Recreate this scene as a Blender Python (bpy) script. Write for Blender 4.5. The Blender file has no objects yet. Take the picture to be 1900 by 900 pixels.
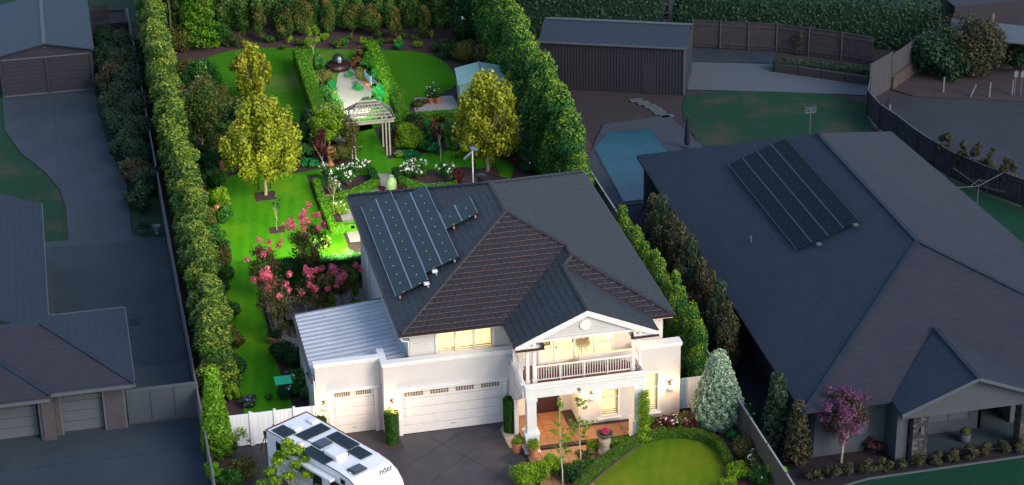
import bpy, bmesh, math, random
import numpy as np
from mathutils import Vector, Matrix
D = bpy.data; SC = bpy.context.scene; COL = SC.collection
RND = random.Random(7)
# ------------------------------------------------------------------ camera
FPX = 4000.0
_a = np.array([-29 - 950.0, 450 + 1417.0, -FPX])
_b = np.array([-29 - 950.0 + 1000, 450 + 1417.0 + 17.0, -FPX])
YA = _a / np.linalg.norm(_a); ZA = np.cross(_a, _b); ZA /= np.linalg.norm(ZA)
if ZA[1] < 0: ZA = -ZA
XA = np.cross(YA, ZA); ROT = np.array([XA, YA, ZA])
_d = np.array([744 - 950.0, 450 - 808.0, -FPX]); _d = ROT @ (_d / np.linalg.norm(_d))
CAM = -_d * 103.0
cam = D.objects.new('camera', D.cameras.new('camera')); COL.objects.link(cam)
cam.data.sensor_width = 36; cam.data.lens = 36 * FPX / 1900; cam.data.clip_end = 3000; cam.data.clip_start = 1
m4 = Matrix([list(ROT[i]) + [CAM[i]] for i in range(3)] + [[0, 0, 0, 1]]); cam.matrix_world = m4
SC.camera = cam
# ------------------------------------------------------------------ sky, sun, exposure
SUN_EL, SUN_AZ = 32, 38          # azimuth: degrees from -Y (towards viewer) round to +X
w = D.worlds.new('World'); SC.world = w; w.use_nodes = True
nt = w.node_tree; bg = nt.nodes['Background']; sk = nt.nodes.new('ShaderNodeTexSky')
sk.sky_type = 'NISHITA'; sk.sun_disc = False; sk.sun_elevation = math.radians(SUN_EL)
sdx = math.sin(math.radians(SUN_AZ)); sdy = -math.cos(math.radians(SUN_AZ))
sk.sun_rotation = math.atan2(sdx, sdy) % (2 * math.pi)
nt.links.new(sk.outputs[0], bg.inputs[0]); bg.inputs[1].default_value = 0.15
sl = D.lights.new('sun', 'SUN'); sl.energy = 1.35; sl.angle = math.radians(32); sl.color = (1, .93, .82)
so = D.objects.new('sun', sl); COL.objects.link(so)
sv = Vector((sdx * math.cos(math.radians(SUN_EL)), sdy * math.cos(math.radians(SUN_EL)), math.sin(math.radians(SUN_EL))))
so.rotation_euler = (-sv).to_track_quat('-Z', 'Y').to_euler(); so.location = (40, -40, 60)
SC.view_settings.view_transform = 'Standard'; SC.view_settings.look = 'None'
SC.view_settings.exposure = 1.0; SC.view_settings.gamma = 1
SC.cycles.max_bounces = 5; SC.cycles.transparent_max_bounces = 6; SC.cycles.use_adaptive_sampling = True

# ------------------------------------------------------------------ survey helpers: point on a level / frontal plane
def ray(px, py):
    v = np.array([px - 950.0, 450.0 - py, -FPX]); return ROT @ (v / np.linalg.norm(v))
def P(px, py, z=0.0):
    r = ray(px, py); return Vector(CAM + (z - CAM[2]) / r[2] * r)
def PY(px, py, y):
    r = ray(px, py); return Vector(CAM + (y - CAM[1]) / r[1] * r)
# ------------------------------------------------------------------ object helpers
def tag(o, label=None, cat=None, group=None, kind=None):
    if label: o['label'] = label
    if cat: o['category'] = cat
    if group: o['group'] = group
    if kind: o['kind'] = kind
    return o
def thing(name, label, cat, loc=(0, 0, 0), rz=0, group=None):
    o = D.objects.new(name, None); COL.objects.link(o); o.location = loc; o.rotation_euler = (0, 0, rz)
    o.empty_display_size = .2
    return tag(o, label, cat, group)
def link(name, me, parent=None, loc=None):
    o = D.objects.new(name, me); COL.objects.link(o)
    if parent is not None: o.parent = parent
    if loc is not None: o.location = loc
    return o
def copy_tree(o, parent=None):
    c = o.copy(); COL.objects.link(c); c.parent = parent
    for ch in list(o.children): copy_tree(ch, c)
    return c
class MB:
    def __init__(s): s.v = []; s.f = []
    def add(s, vs, fs):
        n = len(s.v); s.v += [tuple(v) for v in vs]; s.f += [tuple(i + n for i in f) for f in fs]; return s
    def box(s, x0, x1, y0, y1, z0, z1):
        return s.add([(x0, y0, z0), (x1, y0, z0), (x1, y1, z0), (x0, y1, z0), (x0, y0, z1), (x1, y0, z1), (x1, y1, z1), (x0, y1, z1)],
                     [(0, 3, 2, 1), (4, 5, 6, 7), (0, 1, 5, 4), (1, 2, 6, 5), (2, 3, 7, 6), (3, 0, 4, 7)])
    def prism(s, poly, z0, z1):
        n = len(poly)
        a = sum(poly[i][0] * poly[(i + 1) % n][1] - poly[(i + 1) % n][0] * poly[i][1] for i in range(n))
        if a < 0: poly = poly[::-1]
        vs = [(p[0], p[1], z0) for p in poly] + [(p[0], p[1], z1) for p in poly]
        return s.add(vs, [tuple(range(n - 1, -1, -1)), tuple(range(n, 2 * n))] + [(i, (i + 1) % n, n + (i + 1) % n, n + i) for i in range(n)])
    def slab(s, pts, t):
        """polygon in 3D thickened by t downwards"""
        n = len(pts); pts = [Vector(p) for p in pts]
        nn = Vector((0, 0, 0))
        for i in range(n): nn += pts[i].cross(pts[(i + 1) % n])
        if nn.z < 0: pts = pts[::-1]
        lo = [p - Vector((0, 0, t)) for p in pts]
        return s.add(pts + lo, [tuple(range(n)), tuple(range(2 * n - 1, n - 1, -1))] + [(i, n + i, n + (i + 1) % n, (i + 1) % n) for i in range(n)])
    def frontal(s, poly, y0, y1):
        """polygon in XZ extruded along Y (y0 near)"""
        n = len(poly)
        a = sum(poly[i][0] * poly[(i + 1) % n][1] - poly[(i + 1) % n][0] * poly[i][1] for i in range(n))
        if a < 0: poly = poly[::-1]
        vs = [(p[0], y0, p[1]) for p in poly] + [(p[0], y1, p[1]) for p in poly]
        return s.add(vs, [tuple(range(n)), tuple(range(2 * n - 1, n - 1, -1))] + [(i, n + i, n + (i + 1) % n, (i + 1) % n) for i in range(n)])
    def beam(s, a, b, wd, h=None):
        a = Vector(a); b = Vector(b); h = h or wd; d = (b - a).normalized()
        u = d.cross(Vector((0, 0, 1)))
        if u.length < 1e-4: u = Vector((1, 0, 0))
        u.normalize(); v = u.cross(d).normalized()
        vs = []
        for p in (a, b):
            for i, j in ((-1, -1), (1, -1), (1, 1), (-1, 1)): vs.append(p + u * i * wd / 2 + v * j * h / 2)
        return s.add(vs, [(0, 1, 2, 3), (7, 6, 5, 4), (0, 4, 5, 1), (1, 5, 6, 2), (2, 6, 7, 3), (3, 7, 4, 0)])
    def tube(s, pts, rad, seg=8, cap=True):
        pts = [Vector(p) for p in pts]; n = len(pts)
        if not isinstance(rad, (list, tuple)): rad = [rad] * n
        vs = []; up = Vector((0, 0, 1)); 
        for i, p in enumerate(pts):
            d = (pts[min(i + 1, n - 1)] - pts[max(i - 1, 0)]).normalized()
            u = d.cross(Vector((.13, .97, .21))).normalized(); v = d.cross(u).normalized()
            for k in range(seg):
                t = 2 * math.pi * k / seg; vs.append(p + (u * math.cos(t) + v * math.sin(t)) * rad[i])
        fs = [(i * seg + k, i * seg + (k + 1) % seg, (i + 1) * seg + (k + 1) % seg, (i + 1) * seg + k) for i in range(n - 1) for k in range(seg)]
        if cap: fs += [tuple(range(seg - 1, -1, -1)), tuple((n - 1) * seg + k for k in range(seg))]
        return s.add(vs, fs)
    def lathe(s, prof, seg=20, c=(0, 0, 0)):
        vs = []; n = len(prof)
        for r, z in prof:
            for k in range(seg):
                t = 2 * math.pi * k / seg; vs.append((c[0] + r * math.cos(t), c[1] + r * math.sin(t), c[2] + z))
        fs = [(i * seg + k, i * seg + (k + 1) % seg, (i + 1) * seg + (k + 1) % seg, (i + 1) * seg + k) for i in range(n - 1) for k in range(seg)]
        fs += [tuple(range(seg - 1, -1, -1)), tuple((n - 1) * seg + k for k in range(seg))]
        return s.add(vs, fs)
    def mesh(s, name, m, bevel=0, smooth=False):
        me = D.meshes.new(name); me.from_pydata(s.v, [], s.f); me.materials.append(m)
        if bevel or True:
            bm = bmesh.new(); bm.from_mesh(me)
            if bevel:
                bmesh.ops.bevel(bm, geom=[e for e in bm.edges if e.calc_face_angle(0) > .6], offset=bevel, segments=2, profile=.5, affect='EDGES')
            bmesh.ops.recalc_face_normals(bm, faces=bm.faces); bm.to_mesh(me); bm.free()
        if smooth:
            me.polygons.foreach_set('use_smooth', [True] * len(me.polygons))
        me.update(); return me
    def build(s, name, m, parent=None, loc=None, bevel=0, smooth=False, kind=None, label=None):
        o = link(name, s.mesh(name, m, bevel, smooth), parent, loc)
        if kind: o['kind'] = kind
        if label: o['label'] = label
        return o
# ------------------------------------------------------------------ materials
def lin(r, g, b, k=1.0):
    f = lambda c: (c / 255 / 12.92 if c <= 10 else ((c / 255 + .055) / 1.055) ** 2.4) * k
    return (f(r), f(g), f(b), 1)
MATS = {}
def mat(name, c, rough=.7, c2=None, scale=2.0, bump=0, bscale=40, spec=.3, metal=0, emit=0, ecol=None, detail=5, c3=None, coat=0):
    if name in MATS: return MATS[name]
    m = D.materials.new(name); m.use_nodes = True; t = m.node_tree; b = t.nodes['Principled BSDF']
    b.inputs['Roughness'].default_value = rough; b.inputs['Metallic'].default_value = metal
    b.inputs['Specular IOR Level'].default_value = spec; b.inputs['Coat Weight'].default_value = coat
    b.inputs['Base Color'].default_value = c
    tc = t.nodes.new('ShaderNodeTexCoord')
    if c2 is not None:
        n = t.nodes.new('ShaderNodeTexNoise'); n.inputs['Scale'].default_value = scale; n.inputs['Detail'].default_value = detail
        n.inputs['Roughness'].default_value = .65
        t.links.new(tc.outputs['Object'], n.inputs['Vector'])
        r = t.nodes.new('ShaderNodeValToRGB'); r.color_ramp.elements[0].position = .33; r.color_ramp.elements[1].position = .68
        r.color_ramp.elements[0].color = c; r.color_ramp.elements[1].color = c2
        if c3 is not None:
            e = r.color_ramp.elements.new(.5); e.color = c3
        t.links.new(n.outputs[0], r.inputs[0]); t.links.new(r.outputs[0], b.inputs['Base Color'])
    if bump:
        n2 = t.nodes.new('ShaderNodeTexNoise'); n2.inputs['Scale'].default_value = bscale; n2.inputs['Detail'].default_value = 4
        t.links.new(tc.outputs['Object'], n2.inputs['Vector'])
        bp = t.nodes.new('ShaderNodeBump'); bp.inputs['Strength'].default_value = bump; bp.inputs['Distance'].default_value = .03
        t.links.new(n2.outputs[0], bp.inputs['Height']); t.links.new(bp.outputs[0], b.inputs['Normal'])
    if emit:
        b.inputs['Emission Color'].default_value = ecol or c; b.inputs['Emission Strength'].default_value = emit
    MATS[name] = m; return m
def leaf(name, dark, mid, light, trans=.25):
    """leaf colours picked per leaf by the 'tint' attribute; light = young tip growth"""
    if name in MATS: return MATS[name]
    m = D.materials.new(name); m.use_nodes = True; t = m.node_tree; t.nodes.clear()
    at = t.nodes.new('ShaderNodeAttribute'); at.attribute_name = 'tint'
    r = t.nodes.new('ShaderNodeValToRGB'); r.color_ramp.elements[0].color = dark; r.color_ramp.elements[1].color = light
    r.color_ramp.elements[0].position = .05; r.color_ramp.elements[1].position = .95
    e = r.color_ramp.elements.new(.5); e.color = mid
    t.links.new(at.outputs['Fac'], r.inputs[0])
    d = t.nodes.new('ShaderNodeBsdfPrincipled'); d.inputs['Roughness'].default_value = .55; d.inputs['Specular IOR Level'].default_value = .25
    tr = t.nodes.new('ShaderNodeBsdfTranslucent'); mx = t.nodes.new('ShaderNodeMixShader'); mx.inputs[0].default_value = trans
    o = t.nodes.new('ShaderNodeOutputMaterial')
    t.links.new(r.outputs[0], d.inputs['Base Color']); t.links.new(r.outputs[0], tr.inputs[0])
    t.links.new(d.outputs[0], mx.inputs[1]); t.links.new(tr.outputs[0], mx.inputs[2]); t.links.new(mx.outputs[0], o.inputs[0])
    MATS[name] = m; return m
C4 = lambda r, g, b: (r, g, b, 1)
WALL = mat('cream_render_paint', C4(.53, .49, .46), .8, C4(.57, .53, .50), 1.3, .15, 60)
TRIM = mat('white_trim_paint', C4(.70, .67, .64), .5, C4(.64, .62, .59), 3)
DOORW = mat('white_garage_door', C4(.68, .62, .58), .45, C4(.63, .58, .55), 2)
TILE = mat('charcoal_roof_tile', C4(.017, .019, .024), .62, C4(.034, .036, .042), 5, .3, 90, spec=.35, c3=C4(.023, .025, .03))
TILEF = mat('charcoal_brown_roof_tile', C4(.017, .014, .017), .6, C4(.032, .027, .031), 6, .3, 90, spec=.35)
MORTAR = mat('reddish_tile_edge', C4(.20, .11, .11), .85, C4(.09, .06, .062), 9)
UNDER = mat('roof_sarking', C4(.012, .012, .014), .9)
GUTTER = mat('dark_red_gutter', C4(.035, .014, .014), .4, spec=.5)
METAL = mat('zinc_sheet', C4(.40, .42, .46), .5, C4(.32, .34, .38), 1.2, metal=.15, spec=.5)
ASPH = mat('dark_driveway_concrete', C4(.040, .038, .047), .55, C4(.062, .058, .068), .7, .3, 120, c3=C4(.047, .045, .054))
PVDARK = mat('solar_cell', C4(.008, .018, .023), .45, C4(.011, .023, .030), 6, spec=.22)
ALU = mat('aluminium_frame', C4(.26, .30, .34), .45, metal=.5)
ALUD = mat('dark_aluminium', C4(.06, .07, .08), .4, metal=.5)
TERRA = mat('terracotta', C4(.45, .16, .07), .8, C4(.58, .24, .12), 6, .2, 50)
SOIL = mat('mulch_soil', C4(.045, .024, .022), .95, C4(.10, .055, .052), 6, .8, 50, c3=C4(.065, .035, .034))
GRAVEL = mat('pale_gravel', C4(.30, .25, .22), .9, C4(.46, .40, .36), 26, .9, 60, detail=8)
BARK = mat('bark_pale', C4(.28, .21, .14), .85, C4(.40, .32, .22), 9, .5, 30)
BARKD = mat('bark_dark', C4(.09, .055, .035), .9, C4(.14, .09, .06), 9, .5, 30)
BIRCH = mat('birch_bark', C4(.60, .54, .46), .7, C4(.25, .19, .14), 9, .3, 30)
TIMB = mat('pale_pergola_timber', C4(.50, .44, .34), .75, C4(.36, .31, .24), 7, .3, 30)
TIMBG = mat('grey_weathered_timber', C4(.24, .21, .20), .85, C4(.34, .30, .28), 7, .3, 30)
VINYL = mat('white_vinyl_fence', C4(.76, .74, .73), .5, C4(.70, .69, .68), 1.5)
BLACK = mat('black_metal', C4(.012, .012, .014), .45)
STONE = mat('carved_sandstone', C4(.42, .34, .25), .9, C4(.28, .22, .16), 9, .6, 40)
BRONZE = mat('lantern_metal', C4(.10, .07, .04), .5, metal=.4)
GLOW = mat('lit_bulb_glass', C4(1, .8, .5), .4, emit=14, ecol=C4(1, .72, .38))
DECKT = mat('brown_porch_paver', C4(.15, .065, .028), .4, C4(.21, .095, .042), 3, .15, 60, spec=.45)
GROUT = mat('dark_grout', C4(.03, .02, .018), .9)
DGREY = mat('dark_grey_slab', C4(.02, .018, .018), .9)  # even dark grey for the inner floor slab
# neighbours' lots: ordinary colours darkened and blued, a dimming put into the paint
N_CONC = mat('dimmed_concrete', C4(.021, .031, .042), .8, C4(.034, .045, .058), .35, .3, 60, c3=C4(.027, .037, .050), detail=9)
N_CONC2 = mat('dimmed_concrete_deep', C4(.014, .022, .033), .8, C4(.025, .035, .047), .4, .3, 60, c3=C4(.019, .028, .040), detail=9)
N_ROOF = mat('dimmed_blue_roof_tile', C4(0.0144, 0.0224, 0.0368), .75, C4(0.0184, 0.0272, 0.0424), .9, .2, 40, spec=.2)
N_ROOFF = mat('dimmed_plum_roof_tile', C4(0.0208, 0.0224, 0.0336), .75, C4(0.0256, 0.0272, 0.0384), .9, .2, 40, spec=.2)  # same dimmed tile in a second tone
N_WALL = mat('dimmed_render', C4(0.048, 0.056, 0.068), .85, C4(0.056, 0.064, 0.0752), 1.2)
N_WALLD = mat('dimmed_deep_wall', C4(0.008, 0.0112, 0.0208), .85, C4(0.0096, 0.0144, 0.024), 1.2)  # dimmed further than the front render; side wall and passage
N_TRIM = mat('dimmed_trim', C4(0.068, 0.076, 0.088), .7)
N_SHED = mat('dimmed_cladding', C4(0.0208, 0.0192, 0.0272), .7, C4(0.0256, 0.0232, 0.0304), 2)
N_FENCE = mat('dimmed_brown_paling', C4(0.0336, 0.0288, 0.0336), .9, C4(0.0528, 0.0432, 0.0464), 3, .3, 30)
N_SOIL = mat('dimmed_earth', C4(0.0224, 0.0176, 0.0224), .95, C4(0.036, 0.0256, 0.028), 2, .6, 40)
N_BRICKM = D.materials.new('dimmed_red_brick'); MATS['brk'] = N_BRICKM
def courses(m, pitch, dark):
    """level tile courses: a joint line every pitch metres of height"""
    t = m.node_tree; b = t.nodes['Principled BSDF']; src = b.inputs['Base Color'].links[0].from_socket
    tc = t.nodes.new('ShaderNodeTexCoord'); sp = t.nodes.new('ShaderNodeSeparateXYZ'); t.links.new(tc.outputs['Object'], sp.inputs[0])
    mo = t.nodes.new('ShaderNodeMath'); mo.operation = 'MODULO'; mo.inputs[1].default_value = pitch; t.links.new(sp.outputs[2], mo.inputs[0])
    lt = t.nodes.new('ShaderNodeMath'); lt.operation = 'LESS_THAN'; lt.inputs[1].default_value = pitch * .3; t.links.new(mo.outputs[0], lt.inputs[0])
    mx = t.nodes.new('ShaderNodeMix'); mx.data_type = 'RGBA'; mx.blend_type = 'MULTIPLY'; t.links.new(lt.outputs[0], mx.inputs[0]); t.links.new(src, mx.inputs[6]); mx.inputs[7].default_value = (dark, dark, dark, 1)
    t.links.new(mx.outputs[2], b.inputs['Base Color'])
courses(N_ROOF, .135, .90); courses(N_ROOFF, .135, .90)
def brickmat(m, c1, c2, mo, s=1.0):
    m.use_nodes = True; t = m.node_tree; b = t.nodes['Principled BSDF']; b.inputs['Roughness'].default_value = .9
    tc = t.nodes.new('ShaderNodeTexCoord'); mp = t.nodes.new('ShaderNodeMapping'); mp.inputs['Rotation'].default_value = (math.radians(90), 0, 0)
    br = t.nodes.new('ShaderNodeTexBrick'); br.inputs['Color1'].default_value = c1; br.inputs['Color2'].default_value = c2; br.inputs['Mortar'].default_value = mo
    br.inputs['Scale'].default_value = 1; br.inputs['Brick Width'].default_value = .24; br.inputs['Row Height'].default_value = .1; br.inputs['Mortar Size'].default_value = .012
    t.links.new(tc.outputs['Object'], mp.inputs[0]); t.links.new(mp.outputs[0], br.inputs[0]); t.links.new(br.outputs[0], b.inputs['Base Color'])
brickmat(N_BRICKM, C4(0.044, 0.0288, 0.032), C4(0.032, 0.024, 0.0288), C4(0.072, 0.072, 0.08))
def stripes(name, c1, c2, scale, axis, dist=1.5, rough=.9, c3=None, sc3=.25, bump=.6, amt=.86):
    """lawn: mowing bands along an axis broken by patches of wear"""
    m = D.materials.new(name); m.use_nodes = True; t = m.node_tree; b = t.nodes['Principled BSDF']
    b.inputs['Roughness'].default_value = rough; b.inputs['Specular IOR Level'].default_value = .1
    tc = t.nodes.new('ShaderNodeTexCoord')
    mp = t.nodes.new('ShaderNodeMapping'); mp.inputs['Rotation'].default_value = (0, 0, math.radians(axis)); t.links.new(tc.outputs['Object'], mp.inputs[0])
    wv = t.nodes.new('ShaderNodeTexWave'); wv.inputs['Scale'].default_value = scale; wv.inputs['Distortion'].default_value = dist; wv.inputs['Detail'].default_value = 3
    t.links.new(mp.outputs[0], wv.inputs[0])
    n1 = t.nodes.new('ShaderNodeTexNoise'); n1.inputs['Scale'].default_value = 6; n1.inputs['Detail'].default_value = 9; t.links.new(tc.outputs['Object'], n1.inputs[0])
    mx = t.nodes.new('ShaderNodeMix'); mx.data_type = 'FLOAT'; mx.inputs[0].default_value = amt
    t.links.new(wv.outputs['Fac'], mx.inputs[2]); t.links.new(n1.outputs[0], mx.inputs[3])
    r = t.nodes.new('ShaderNodeValToRGB'); r.color_ramp.elements[0].color = c1; r.color_ramp.elements[1].color = c2
    r.color_ramp.elements[0].position = .25; r.color_ramp.elements[1].position = .75
    t.links.new(mx.outputs[0], r.inputs[0])
    n3 = t.nodes.new('ShaderNodeTexNoise'); n3.inputs['Scale'].default_value = sc3; n3.inputs['Detail'].default_value = 7; n3.inputs['Roughness'].default_value = .6; t.links.new(tc.outputs['Object'], n3.inputs[0])
    r3 = t.nodes.new('ShaderNodeValToRGB'); r3.color_ramp.elements[0].position = .5; r3.color_ramp.elements[1].position = .68
    t.links.new(n3.outputs[0], r3.inputs[0])
    m2 = t.nodes.new('ShaderNodeMix'); m2.data_type = 'RGBA'; t.links.new(r3.outputs[0], m2.inputs[0]); t.links.new(r.outputs[0], m2.inputs[6]); m2.inputs[7].default_value = c3 or c2
    t.links.new(m2.outputs[2], b.inputs['Base Color'])
    n2 = t.nodes.new('ShaderNodeTexNoise'); n2.inputs['Scale'].default_value = 35; n2.inputs['Detail'].default_value = 6; t.links.new(tc.outputs['Object'], n2.inputs[0])
    bp = t.nodes.new('ShaderNodeBump'); bp.inputs['Strength'].default_value = bump; bp.inputs['Distance'].default_value = .04
    t.links.new(n2.outputs[0], bp.inputs['Height']); t.links.new(bp.outputs[0], b.inputs['Normal'])
    MATS[name] = m; return m
LAWN = stripes('mown_lawn', C4(.034, .185, .003), C4(.080, .30, .004), .45, 8, 1.2, c3=C4(.13, .29, .006), sc3=.22)
LAWNB = stripes('worn_back_lawn', C4(.030, .145, .004), C4(.055, .195, .005), .45, 90, 1.5, c3=C4(.17, .19, .045), sc3=.16)
LAWNF = stripes('front_lawn', C4(.070, .135, .004), C4(.110, .175, .006), .5, 20, 2, c3=C4(.15, .17, .010), sc3=.3)
N_LAWN = stripes('dimmed_lawn', C4(.009, .036, .020), C4(.013, .046, .025), .5, 10, 1.5, c3=C4(.050, .048, .032), sc3=.22, amt=.9)  # neighbours' grass, with the same dimming in its colour
N_LAWNF = stripes('dimmed_verge', C4(.006, .036, .022), C4(.008, .044, .026), .5, 10, 1.5)
N_BROWNL = stripes('dimmed_dry_lawn', C4(.022, .026, .024), C4(.030, .034, .030), .5, 10, 1.5, c3=C4(.012, .042, .026), sc3=.3)
# leaves
L_HEDGE = leaf('hedge_leaves', C4(0.0207, 0.069, 0.0138), C4(0.069, 0.1437, 0.0138), C4(0.28, 0.33, 0.035))
L_RIGHT = leaf('right_hedge_leaves', C4(0.0132, 0.077, 0.0198), C4(0.033, 0.143, 0.022), C4(0.264, 0.352, 0.022))
L_BACK = leaf('pittosporum_leaves', C4(0.029, 0.07975, 0.0174), C4(0.0725, 0.1522, 0.0261), C4(0.1885, 0.2755, 0.05075))
L_GOLD = leaf('golden_maple_leaves', C4(.12, .165, .010), C4(.30, .32, .018), C4(.60, .50, .04))
L_LIME = leaf('lime_leaves', C4(0.07, 0.16, 0.008), C4(0.17, 0.3, 0.01), C4(0.36, 0.46, 0.02))
L_GREEN = leaf('shrub_leaves', C4(0.0154, 0.0715, 0.011), C4(0.033, 0.1265, 0.0132), C4(0.099, 0.231, 0.022))
L_EMER = leaf('emerald_leaves', C4(.006, .10, .025), C4(.015, .19, .04), C4(.04, .34, .07))
L_DARK = leaf('dark_shrub_leaves', C4(.010, .038, .010), C4(.018, .065, .014), C4(.04, .11, .02))
L_OLIVE = leaf('olive_brown_leaves', C4(.045, .050, .012), C4(.10, .10, .02), C4(.20, .17, .04))
L_BRONZE = leaf('bronze_green_leaves', C4(.024, .060, .010), C4(.065, .11, .015), C4(.26, .12, .03))
L_RED = leaf('bronze_red_leaves', C4(.07, .030, .012), C4(.16, .055, .02), C4(.26, .10, .03))
L_MAROON = leaf('maroon_leaves', C4(.030, .006, .008), C4(.075, .012, .014), C4(.15, .03, .03))
L_BLUE = leaf('silver_blue_conifer', C4(.11, .20, .13), C4(.28, .40, .27), C4(.68, .72, .42))
L_BOX = leaf('clipped_box_leaves', C4(0.0455, 0.143, 0.0078), C4(0.0975, 0.247, 0.0078), C4(0.208, 0.429, 0.013))
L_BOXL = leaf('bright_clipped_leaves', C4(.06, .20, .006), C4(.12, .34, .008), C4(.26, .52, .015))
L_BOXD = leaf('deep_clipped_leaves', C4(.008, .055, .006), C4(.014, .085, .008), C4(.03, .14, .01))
L_CYP = leaf('cypress_leaves', C4(0.055, 0.154, 0.0088), C4(0.11, 0.264, 0.011), C4(0.264, 0.44, 0.022))
L_WHITE = leaf('white_petals', C4(.72, .72, .62), C4(.82, .82, .74), C4(.85, .85, .8), .1)
L_PINK = leaf('pink_petals', C4(.60, .045, .09), C4(.78, .11, .16), C4(.85, .30, .34), .15)
L_PURP = leaf('purple_petals', C4(.12, .08, .25), C4(.20, .14, .36), C4(.32, .24, .5), .1)
N_LEAF = leaf('dimmed_leaves', C4(0.01456, 0.0285, 0.01632), C4(0.03136, 0.0532, 0.02584), C4(0.0616, 0.0779, 0.034))  # neighbours' foliage: leaf greens with the dimming mixed in
N_LEAFG = leaf('dimmed_green_leaves', C4(0.009856, 0.03192, 0.01523), C4(0.01971, 0.0532, 0.02176), C4(0.04032, 0.076, 0.0272))
N_LEAFO = leaf('dimmed_olive_leaves', C4(0.02822, 0.02907, 0.01591), C4(0.05242, 0.04959, 0.02203), C4(0.09072, 0.07011, 0.02938))
N_PINK = leaf('dimmed_pink_petals', C4(.10, .030, .075), C4(.15, .045, .11), C4(.20, .075, .15))
# ------------------------------------------------------------------ foliage
def leafmesh(name, c, n, size, tint, m, rg, aspect=1.7):
    """c: Nx3 centres, n: Nx3 normals"""
    N = len(c); r = rg.normal(size=(N, 3)); u = np.cross(n, r); u /= np.linalg.norm(u, axis=1, keepdims=True) + 1e-9
    v = np.cross(n, u); v /= np.linalg.norm(v, axis=1, keepdims=True) + 1e-9
    s = (size * rg.uniform(.6, 1.3, N))[:, None] if np.isscalar(size) else size[:, None]
    vs = np.empty((N, 4, 3)); vs[:, 0] = c - u * s * aspect * .5; vs[:, 1] = c - v * s * .5 + n * s * .12
    vs[:, 2] = c + u * s * aspect * .5; vs[:, 3] = c + v * s * .5 + n * s * .12
    me = D.meshes.new(name); me.vertices.add(4 * N); me.vertices.foreach_set('co', vs.reshape(-1))
    me.loops.add(4 * N); me.loops.foreach_set('vertex_index', np.arange(4 * N, dtype=np.int32))
    me.polygons.add(N); me.polygons.foreach_set('loop_start', np.arange(0, 4 * N, 4, dtype=np.int32))
    me.update(calc_edges=True)
    at = me.attributes.new('tint', 'FLOAT', 'FACE'); at.data.foreach_set('value', np.clip(tint, 0, 1).astype(np.float32))
    me.materials.append(m); return me
def clump_pts(clumps, n, rg, shell=.25, up=.35, tip=.0):
    """points scattered through the outer shell of ellipsoid clumps (cx,cy,cz,rx,ry,rz)"""
    cl = np.array(clumps, float); wt = (cl[:, 3] * cl[:, 4] + cl[:, 3] * cl[:, 5]); wt /= wt.sum()
    k = rg.choice(len(cl), n, p=wt); d = rg.normal(size=(n, 3)); d /= np.linalg.norm(d, axis=1, keepdims=True)
    rr = 1 - shell * rg.random(n) ** 1.3 + .07 * rg.normal(size=n)
    c = cl[k, :3] + d * cl[k, 3:] * rr[:, None]
    nn = d + np.array([0, 0, up]) + .55 * rg.normal(size=(n, 3)); nn /= np.linalg.norm(nn, axis=1, keepdims=True)
    ct = rg.random(len(cl))[k]
    t = .30 * rg.random(n) + .25 * ct + tip * np.clip(d[:, 2], -.5, 1) * (rr > .88) + .12
    return c, nn, t
def crown(name, clumps, n, size, m, seed, shell=.25, up=.35, tip=.25, aspect=1.7):
    rg = np.random.default_rng(seed); c, nn, t = clump_pts(clumps, n, rg, shell, up, tip)
    return leafmesh(name, c, nn, size, t, m, rg, aspect)
def ball_clumps(r, h, z0, k, seed, cr=.42, squash=1.0, taper=0.0):
    """clumps packed over an ellipsoid crown of radius r, height h, starting at z0; taper narrows the top"""
    rg = np.random.default_rng(seed); out = []
    for i in range(k):
        d = rg.normal(size=3); d /= np.linalg.norm(d); q = rg.uniform(.35, .8)
        z = z0 + h / 2 + d[2] * h / 2 * q; f = 1 - taper * (z - z0) / h
        s = cr * r * rg.uniform(.7, 1.25)
        out.append((d[0] * r * q * f, d[1] * r * q * f, z, s * (1 - .4 * taper), s * (1 - .4 * taper), s * squash * 1.1))
    return out
def egg_clumps(r, h, z0, k, seed, cr=.2, zs=1.5):
    """branch-end sprays over an egg shaped crown, uneven outline"""
    rg = np.random.default_rng(seed); out = []
    for i in range(k):
        f = (i + .5) / k; a = i * 2.4 + rg.uniform(-.4, .4); prof = math.sin(min(1, f * 2.1 + .30) * 1.57) * (1 if f < .45 else 1 - ((f - .45) / .55) ** 1.8 * .80)
        q = r * prof * (rg.uniform(.72, 1.0) if i % 3 else rg.uniform(.2, .55)); s = cr * r * rg.uniform(.75, 1.3)
        out.append((q * math.cos(a), q * math.sin(a), z0 + h * f * .93 + rg.uniform(-.1, .15), s, s, s * zs))
    return out
def column_clumps(r, h, z0, k, seed, cr=.5, taper=.35, zs=1.4):
    rg = np.random.default_rng(seed); out = []
    for i in range(k):
        f = (i + .5) / k; a = rg.uniform(0, 6.28); z = z0 + h * f
        prof = (1 - taper * f) * (math.sin(min(1, f * 3 + .35) * 1.57)) * (1 if f < .82 else max(.3, 1 - (f - .82) * 3.5))
        q = r * rg.uniform(.15, .6) * prof; s = cr * r * rg.uniform(.75, 1.2) * (.55 + .45 * prof)
        out.append((q * math.cos(a), q * math.sin(a), z, s, s, s * zs))
    return out
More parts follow.
